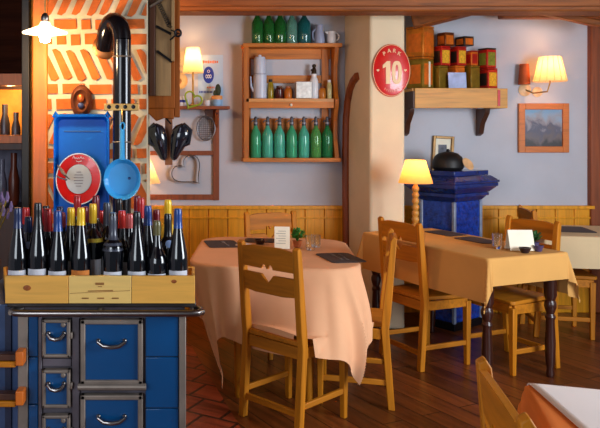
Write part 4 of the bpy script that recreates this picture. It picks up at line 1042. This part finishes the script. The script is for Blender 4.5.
frus(.35, .29, .951, .41, .34, .985); frus(.44, .36, .986, .44, .36, 1.012); frus(.44, .36, 1.013, .54, .43, 1.055); frus(.56, .44, 1.056, .56, .44, 1.085); frus(.58, .45, 1.086, .58, .45, 1.105); frus(.56, .44, 1.106, .46, .37, 1.14); frus(.44, .35, 1.141, .44, .35, 1.178)
b.out('cornice', kdark, ko, bevel=.004, world=False)
kt = (KC[0] - .03, KC[1] - .02, 1.179)
pot = thing('iron_pot', 'rounded black iron pot on top of the blue tiled stove', 'pot', kt)
B().lathe([(.10, 0), (.115, .02), (.115, .06), (.10, .1), (.07, .125), (.03, .138), (0, .14)], 28, (kt[0], kt[1], 1.1795)).out('pot_body', plain('soot_black', srgb(18, 17, 18), .5), pot)
B().ball((kt[0], kt[1], 1.179 + .146), .014).out('knob', blackm, pot)
sa_ = P(467.5, 165, KC[1] - .10)
MSa = Matrix.Rotation(.5, 4, 'Z') @ Matrix.Rotation(PI/2 - .55, 4, 'X')
o = B().lathe([(0, -.006), (.03, -.006), (.05, .004), (.052, .007), (.03, -.001), (0, -.001)], 24, (sa_.x, sa_.y, 1.179 + .046), M=MSa, cap=False).out('cream_saucer', plain('cream_saucer', srgb(226, 180, 130), .35), loc=(sa_.x, sa_.y, 1.179)); tag(o, 'small cream saucer leaning on the black pot on the tiled stove', 'saucer')
# ------------------------------------------------------------------ chairs
def chair_proto(label, oz, ox, oy):
    t = thing('dining_chair', label, 'chair')
    lean = lambda z: -.17 - max(0, z - .43) * .10          # back plane
    for s in (-1, 1):
        x0, x1 = s*.18 - .018, s*.18 + .018
        B().prism([(-.225, 0), (-.19, 0), (-.155, .42), (-.16, .5), (lean(.9) + .014, .89), (lean(.9), .912), (lean(.9) - .018, .90), (-.205, .5), (-.195, .42)], x0, x1, 'yz').out('leg', oz, t, bevel=.004, world=False)
        b = B(); f = [b.bm.verts.new((s*.18 + x*w, .16 + y*w, z)) for z, w in ((0, .014), (.405, .019)) for x, y in ((-1, -1), (1, -1), (1, 1), (-1, 1))]
        for k in range(4): b._f([f[k], f[(k+1) % 4], f[4 + (k+1) % 4], f[4 + k]])
        b._f(f[:4][::-1]); b._f(f[4:]); b.out('leg', oz, t, bevel=.004, world=False)
    # seat, trapezoid with rounded front
    b = B(); b.prism([(-.161, -.185), (.161, -.185), (.205, .17), (.19, .19), (-.19, .19), (-.205, .17)], .425, .45, 'xy'); b.out('seat', oy, t, bevel=.006, world=False)
    b = B(); b.box((0, -.172, .392), (.324, .022, .06)); b.box((0, .165, .395), (.34, .02, .055))
    for s in (-1, 1): b.box((s*.18, 0, .395), (.02, .31, .055))
    b.out('seat_rail', ox, t, bevel=.003, world=False)
    for nm, c_, d in (('stretcher', (0, -.197, .105), (.33, .02, .032)),):
        B().box(c_, d).out(nm, ox, t, bevel=.004, world=False)
    for s in (-1, 1): B().box((s*.18, -.02, .14), (.018, .345, .03)).out('stretcher', oy, t, bevel=.004, world=False)
    # slats with the two halves of a heart-shaped opening
    def lobes(z):
        o = [(.04, z)]
        o += [(.021 + .018*math.cos(a), z + .024*math.sin(a)) for a in [PI*k/8 for k in range(9)]]
        o += [(-.021 + .018*math.cos(a), z + .024*math.sin(a)) for a in [PI*k/8 for k in range(9)]] + [(-.04, z)]
        return o
    top = [(-.163, .785)] + [(x, .785 + (z - .785)) for x, z in reversed(lobes(.785))] + [(.163, .785), (.163, .885), (.09, .898), (-.09, .898), (-.163, .885)]
    low = [(-.163, .665), (-.09, .658), (.09, .658), (.163, .665), (.163, .757), (.04, .757), (.0, .712), (-.04, .757), (-.163, .757)]
    for nm, pl in (('top_slat', top), ('back_slat', low)):
        b = B().prism(pl, -.009, .009, 'xz'); b.warp(lambda v: Vector((v.x, v.y + lean(v.z) - .018 + .35*v.x*v.x, v.z))); b.out(nm, ox, t, bevel=.002, world=False)
    return t
CH = []
def rzf(f): return math.atan2(-f[0], f[1])
p0 = chair_proto('oak chair with heart cut out back turned to the viewer before the peach covered table', oakz, oakx, oaky)
G1, G2 = 'chairs at the round table', 'chairs at the rectangular tables'
def place(loc, f, label, group, first=False, k=0):
    l = (loc[0], loc[1], 0); r = rzf(f); CH.append((loc, r))
    if first:
        p0.location = l; p0.rotation_euler[2] = r; p0['group'] = group; return p0
    return dup(p0, l, r, label, group)
bpy.context.view_layer.update()
place((.652, 3.672), (.75, .66), '', G1, True)
place((1.015, 3.975), (-.965, .26), 'oak chair seen edge-on at the right side of the round cornered table', G1)
place((.77, 4.78), (.3, -.95), 'oak chair on the far side of the round cornered table, against the wainscot', G1)
place((1.66, 4.59), (.93, .37), 'oak chair turned sideways at the long left side of the tan table', G2)
place((2.14, 4.50), (-.92, -.39), 'oak chair behind the tan table, its back behind the blank menu card', G2)
place((2.86, 5.22), (.97, -.2), 'oak chair farthest back, between the tan table and the pale table', G2)
place((.946, 1.518), (.98, -.2), 'nearest oak chair, only its back top showing beside the white covered table', G2)
for o in p0.children: o.matrix_parent_inverse = Matrix()

# ------------------------------------------------------------------ tables and tablecloths
def cloth_mat(name, c, var=.05):
    m = plain(name, c, .9, 0, var, 5)
    return m
peach = cloth_mat('peach_linen', srgb(235, 178, 136)); tan = cloth_mat('tan_linen', srgb(214, 160, 88)); palec = cloth_mat('pale_linen', srgb(214, 190, 150)); whitec = cloth_mat('white_linen', srgb(232, 226, 226), .03); orangec = cloth_mat('orange_linen', srgb(224, 122, 44))
SEATS = [(c, r) for c, r in CH]
def in_seat(p, pad=.02):
    for (c, r) in SEATS:
        dx, dy = p.x - c[0], p.y - c[1]; u = dx*math.cos(r) + dy*math.sin(r); v = -dx*math.sin(r) + dy*math.cos(r)
        if abs(u) < .205 + pad and -.17 < v < .19 + pad: return True
    return False
def cloth(name, label, c, ang, a, b_, r, zt, Ha, Hb, m, f0=.05, f1=.28, wav=.05, n=110, kk=9.0, clampz=True, tips=None, toward=None, rot=0.0):
    ca, sa = math.cos(ang), math.sin(ang)
    def fn(U, V):
        u, v = (U*2 - 1) * Ha, (V*2 - 1) * Hb
        if rot: u, v = u*math.cos(rot) - v*math.sin(rot), u*math.sin(rot) + v*math.cos(rot)
        su, sv = (1 if u >= 0 else -1), (1 if v >= 0 else -1)
        qx, qy = abs(u) - (a - r), abs(v) - (b_ - r); cor = 0.0
        if qx > 0 and qy > 0:
            L = math.hypot(qx, qy); d = L - r; nx, ny = qx/L, qy/L; cor = 2*nx*ny
        elif qx > qy: d = qx - r; nx, ny = 1, 0
        else: d = qy - r; nx, ny = 0, 1
        nx *= su; ny *= sv
        if d <= 0: x, y, z = u, v, zt
        else:
            bx, by = u - nx*d, v - ny*d
            tcoord = (by if abs(nx) > abs(ny) else bx)
            dd = max(0, d - .006)
            fl = f0 + f1 * cor**3 + wav * (1 - cor) * math.sin(kk * tcoord + 1.3 * nx + 2.1 * ny) + .10 * cor * math.sin(6 * math.atan2(ny, nx) * 2 + .6) * (1 if cor < .9 else .3)
            if toward:
                ta = math.atan2(toward[0][1] - c[1], toward[0][0] - c[0]); pa = math.atan2(bx*sa + by*ca, bx*ca - by*sa); da = (pa - ta + PI) % (2*PI) - PI
                fl += toward[1] * math.exp(-(da / .46)**2)
            fl = max(-.02, min(.75, fl)); out = min(d, .006) + fl * dd
            x, y = bx + nx*out, by + ny*out; z = zt - .002 - dd * math.sqrt(max(0, 1 - fl*fl))
        p = Vector((c[0] + x*ca - y*sa, c[1] + x*sa + y*ca, z))
        if clampz and z < .475 and in_seat(p): p.z = .458 + .012 * math.sin(14*p.x) * math.sin(11*p.y) + .01
        if tips and p.y < c[1] + .05 and p.x > c[0] + .1:
            t = min(1, (zt - p.z) / .62); k = .75 * t * t * min(1, (p.x - c[0] - .1) / .2) * min(1, (c[1] + .05 - p.y) / .2); p.x += (tips[2] - p.x) * k; p.y += (tips[3] - p.y) * k
        if tips and p.y < c[1] + .1 and p.x < c[0] - .05:
            t = min(1, (zt - p.z) / .62); k = .85 * t * min(1, (c[0] - .05 - p.x) / .2); p.x += (tips[0] - p.x) * k; p.y += (tips[1] - p.y) * k
        p.z = max(p.z, .02)
        return p
    o = B().sheet(fn, n, n).out(name, m, loc=(c[0], c[1], zt), ang=80)
    return tag(o, label, 'tablecloth')
def table(label, c, ang, a, b_, zt, legs, legm, turned=False, r=.02, apron=.1, inset=.85):
    t = thing('dining_table', label, 'table', (c[0], c[1], 0), ang)
    rr = rrect(2*a, 2*b_, r, 8)
    B().prism([(x, y) for x, y in rr], zt - .03, zt - .002, 'xy').out('tabletop', oakx, t, bevel=.003, world=False)
    b = B(); xa, ya = legs
    for s in (-1, 1):
        b.box((0, s*ya, zt - .07), (2*xa, .02, .075)); b.box((s*xa, 0, zt - .07), (.02, 2*ya, .075))
    b.out('apron', legm, t, world=False)
    for sx_ in (-1, 1):
        for sy_ in (-1, 1):
            if turned: prof = [(.018, 0), (.024, .02), (.018, .05), (.026, .08), (.03, .2), (.024, .34), (.03, .36), (.022, .38), (.034, .42), (.034, .44), (.026, .46), (.036, .49), (.036, zt - .032)]
            else: prof = [(.02, 0), (.024, .02), (.027, .3), (.03, zt - .032)]
            B().lathe(prof, 18, (sx_*xa, sy_*ya, 0)).out('leg', legm, t, world=False)
    return t
RC = (.62, 4.26); RA = math.radians(-8)
table('round cornered dining table under the peach cloth', RC, RA, .46, .54, .75, (.19, .36), oakz, r=.2)
cloth('tablecloth', 'peach tablecloth with hanging pointed corners on the table left of centre', RC, RA, .46, .54, .2, .754, .88, .97, peach, f0=.06, f1=.05, wav=.10, n=140, kk=7, rot=math.radians(-9), tips=(.33, 3.88, .88, 3.70), toward=((.74, 3.55), .62))
u_, w_v = Vector((-.36, .933, 0)), Vector((.933, .36, 0)); TA = Vector((1.79, 3.99, 0)); TL, TW = .575, .305; TC = TA + u_*TL + w_v*TW; TANG = math.atan2(.933, -.36)
table('long rectangular dining table with dark turned legs under the tan cloth', (TC.x, TC.y), TANG, TL, TW, .75, (TL - .07, TW - .06), wood('dark_turned_wood', srgb(58, 26, 18), 'z', .3), True)
cloth('tablecloth', 'tan tablecloth on the long table right of centre', (TC.x, TC.y), TANG, TL, TW, .02, .754, TL + .16, TW + .26, tan, f0=.05, f1=.22, wav=.035, n=110, kk=6)
table('dining table under the pale cloth at the right edge', (3.06, 5.12), -.2, .42, .32, .75, (.35, .26), oakz)
cloth('tablecloth', 'pale tablecloth on the farthest table at the right edge', (3.06, 5.12), -.2, .42, .32, .02, .754, .64, .54, palec, f0=.05, f1=.2, wav=.04, n=80)
e1 = Vector((.954, -.3, 0)); e2 = Vector((-.3, -.954, 0)); NA = Vector((1.003, 2.0, 0)); NANG = math.atan2(-.3, .954); NC = NA + e1*.42 + e2*.42
table('nearest dining table in the bottom right corner under orange and white cloths', (NC.x, NC.y), NANG, .42, .42, .75, (.34, .34), oakz)
cloth('tablecloth', 'orange under cloth of the nearest table in the bottom right corner', (NC.x, NC.y), NANG, .42, .42, .015, .754, .66, .66, orangec, f0=.10, f1=.2, wav=.05, n=80, clampz=False)
kq = .2
def ov(U, V):
    a_, b_ = U * .78, -.12 + V * .72
    if b_ < 0:
        p = NA + e1*(a_ + .004) - e2*(.012); return Vector((p.x, p.y, .757 + b_*.98)) - e2*(-b_*.1)
    p = NA + e1*(a_ + kq*b_ + .004) + e2*b_
    return Vector((p.x, p.y, .7575))
o = B().sheet(ov, 30, 40).out('top_cloth', whitec, loc=(NC.x, NC.y, .757), ang=80, solid=.0015)
tag(o, 'white top cloth laid askew over the orange cloth in the bottom right corner', 'tablecloth')

# ------------------------------------------------------------------ things on the tables
ZT = .7565
mat_m = plain('charcoal_placemat', srgb(70, 60, 62), .7, var=.15, scale=60)
def placemat(x, y, rz_, w, d, label):
    o = B().prism(rrect(w, d, .03), 0, .003, 'xy').out('placemat', mat_m, loc=(x, y, ZT), rz=rz_, world=False, bevel=.001); return tag(o, label, 'placemat', 'dark placemats')
def cutlery(x, y, rz_, kind, label):
    b = B(); z = .0042
    if kind == 'fork':
        b.tube([(0, -.09, z), (0, 0, z), (0, .03, z)], [.005, .003, .003], 8, flat=.5); b.box((0, .045, z), (.02, .03, .0024))
        for k in range(4): b.box((-.0075 + k*.005, .075, z), (.0024, .036, .002))
    else:
        b.tube([(0, -.09, z), (0, .0, z)], [.006, .005], 8, flat=.5); b.prism([(-.007, 0), (.007, 0), (.009, .06), (.003, .1), (-.007, .11)], z - .001, z + .001, 'xy')
    o = b.out('table_' + kind, chrome, loc=(x, y, ZT), rz=rz_, world=False); return tag(o, label, kind, 'cutlery on the placemats')
placemat(.96, 4.0, math.radians(-82), .30, .20, 'dark placemat at the right front of the peach covered table')
cutlery(.94, 4.02, math.radians(8), 'fork', 'fork on the placemat at the right front of the peach table')
cutlery(.98, 4.0, math.radians(2), 'knife', 'knife on the placemat at the right front of the peach table')
placemat(.33, 4.50, math.radians(-84), .28, .20, 'dark placemat at the left end of the peach covered table')
cutlery(.35, 4.5, math.radians(10), 'fork', 'fork on the placemat at the left end of the peach table')
placemat(.62, 4.64, math.radians(-8), .26, .17, 'dark placemat at the far side of the peach covered table')
nap = B().prism([(-.05, -.035), (.05, -.03), (.045, .035), (-.045, .03)], 0, .012, 'xy').out('folded_napkin', whitec, loc=(.46, 4.42, ZT), rz=.5, world=False, bevel=.004); tag(nap, 'small folded white napkin left of the menu card on the peach table', 'napkin')
def menu(x, y, w, h, rz_, label, print_=True):
    t = thing('menu_card', label, 'menu', (x, y, ZT), rz_)
    for s in (-1, 1):
        M = Matrix.Translation((0, s*.022, h/2*.985)) @ Matrix.Rotation(s*math.atan2(.022, h/2)*.98, 4, 'X')
        B().box((0, 0, 0), (w, .002, h), M=M).out('page', cream, t, world=False)
    if print_:
        M = Matrix.Translation((0, -.0235, h/2*.985)) @ Matrix.Rotation(-math.atan2(.022, h/2)*.98, 4, 'X'); b = B()
        for k in range(6): b.box(M @ Vector(((-.008 if k % 2 else 0), 0, h*.3 - k*h*.11)), (w*(.62 if k % 2 else .5), .0008, h*.022), M=M.to_3x3().to_4x4())
        b.out('printed_lines', plain('menu_print', srgb(150, 150, 140), .7), t, world=False)
    return t
menu(.685, 4.34, .092, .135, -.12, 'white folded menu card with printed lines on the peach table')
def plant(x, y, label, potm, r=.028, hp=.04, fr=.05, fm=None, n=60):
    t = thing('potted_plant', label, 'plant', (x, y, ZT))
    B().lathe([(r*.75, 0), (r, hp*.9), (r*1.1, hp*.92), (r*1.1, hp), (r*.9, hp), (r*.8, hp*.7)], 20, (0, 0, .001)).out('pot', potm, t, world=False)
    b = B()
    for k in range(n):
        th, ph = random.uniform(0, 2*PI), random.uniform(-.2, 1.4); d = Vector((math.cos(th)*math.cos(ph), math.sin(th)*math.cos(ph), math.sin(ph)*.95 + .35)); c_ = Vector((0, 0, hp + .012)) + d*fr*random.uniform(.35, 1); s = random.uniform(.011, .018)
        tv = d.cross(Vector((0, 0, 1))).normalized()*s*.6; lv = (d + Vector((0, 0, .3))).normalized()*s
        v = [b.bm.verts.new(q) for q in (c_ - lv, c_ + tv + d*.003, c_ + lv, c_ - tv + d*.003)]; b._f(v)
    for k in range(8):
        th = 2*PI*k/8; b.tube([(0, 0, hp*.8), (math.cos(th)*fr*.4, math.sin(th)*fr*.4, hp + fr*.8)], .0015, 4)
    b.out('foliage', fm, t, world=False, solid=.0008); return t
gl = plain('herb_leaf', srgb(52, 130, 44), .5, var=.4, scale=60); gd = plain('dark_leaf', srgb(36, 82, 30), .5, var=.4, scale=60)
plant(.785, 4.38, 'small green potted plant in a terracotta pot on the peach table', plain('terracotta_pot', srgb(196, 110, 60), .7), fm=gl, n=90)
clear = glass('clear_glass', (.96, .97, .98, 1), .02, .98)
def tumbler(x, y, label, h=.085, r=.028):
    o = B().lathe([(r*.8, 0), (r, h*.2), (r*1.05, h), (r*.98, h), (r*.9, h*.2), (0, h*.12)], 24, (0, 0, .001)).out('water_glass', clear, loc=(x, y, ZT), world=False); tag(o, label, 'glass', 'glasses on the tables')
tumbler(.845, 4.27, 'clear glass just right of the potted plant on the peach table'); tumbler(.90, 4.38, 'smaller clear glass farther right of the potted plant on the peach table', .075)
dkc = plain('dark_ceramic', srgb(44, 30, 34), .2)
def dish(x, y, r, h, m, name, label, cat):
    o = B().lathe([(r*.6, 0), (r, h), (r*.92, h), (r*.5, h*.3), (0, h*.3)], 24, (0, 0, .001)).out(name, m, loc=(x, y, ZT), world=False); return tag(o, label, cat)
dish(.57, 4.50, .04, .028, dkc, 'dark_bowl', 'small dark bowl behind the menu card on the peach table', 'bowl')
# tan table
menu(2.103, 4.27, .145, .125, -.05, 'blank cream menu card standing on the tan table', False)
plant(2.215, 4.32, 'small dark green potted plant beside the blank menu card', plain('violet_pot', srgb(70, 60, 100), .4), fm=gd, n=70, fr=.045)
dish(2.085, 4.17, .035, .03, dkc, 'dark_ashtray', 'small dark dish in front of the blank menu card', 'dish')
dish(2.19, 4.22, .03, .035, plain('violet_ceramic', srgb(74, 62, 96), .3), 'violet_dish', 'small violet dish at the right foot of the blank menu card', 'dish')
tumbler(1.99, 4.32, 'clear glass left of the blank menu card on the tan table', .09)
placemat(2.02, 4.66, TANG, .28, .17, 'dark placemat in the middle of the tan table behind the menu card')
placemat(1.93, 4.98, TANG, .26, .17, 'dark placemat at the far left end of the tan table')
placemat(2.92, 5.18, -.2, .26, .32, 'dark placemat on the pale covered table at the right edge')
table_lamp(415.5, 4.9, ZT, P(0, 183, 4.9).z, P(0, 160, 4.9).z, 16.5/F*4.9, 9.5/F*4.9, 'lit lamp with tan shade and turned wooden stem in front of the pillar', wood('turned_stem', srgb(196, 140, 60), 'z', .4), 4, True, MATS['tan_shade'])

# ------------------------------------------------------------------ light
def area(name, loc, to, sx, sy, watts, col):
    l = bpy.data.lights.new(name, 'AREA'); l.shape = 'RECTANGLE'; l.size = sx; l.size_y = sy; l.energy = watts; l.color = col
    o = bpy.data.objects.new(name, l); COL.objects.link(o); o.location = loc
    o.rotation_euler = (Vector(to) - Vector(loc)).to_track_quat('-Z', 'Y').to_euler(); return o
area('window_daylight', (3.4, 1.3, 1.6), (.5, 4.3, .9), 1.6, 1.3, 150, (.86, .93, 1.0))
area('window_daylight', (-1.5, -.9, 1.7), (1.0, 4.8, 1.3), 1.6, 1.3, 58, (.84, .92, 1.0))
lamp('warm_fill', (2.1, 3.0, 2.15), 16, (1, .66, .34), .12)  # added warm fill light outside the view, no fixture belongs to it
lamp('warm_fill', (-.25, 4.3, 2.1), 26, (1, .50, .2), .12)  # unseen orange fill behind the chimney, added to warm the peach cloth's left
w = bpy.data.worlds.new('daylight'); sc.world = w; w.use_nodes = True
w.node_tree.nodes['Background'].inputs[0].default_value = (.80, .88, 1, 1); w.node_tree.nodes['Background'].inputs[1].default_value = .17

# ------------------------------------------------------------------ camera
cd_ = bpy.data.cameras.new('camera'); cam = bpy.data.objects.new('camera', cd_); COL.objects.link(cam)
cam.location = (0, 0, EYE); cam.rotation_euler = (PI/2, 0, 0); cd_.sensor_width = 36; cd_.lens = F / 600 * 36
cd_.shift_y = -(214 - HY) / 600; cd_.shift_x = (300 - VX) / 600; cd_.clip_start = .05
sc.camera = cam
sc.view_settings.view_transform = 'Standard'; sc.view_settings.look = 'None'; sc.view_settings.gamma = 1; sc.view_settings.use_curve_mapping = False
sc.view_settings.exposure = -0.15
sc.cycles.use_denoising = True
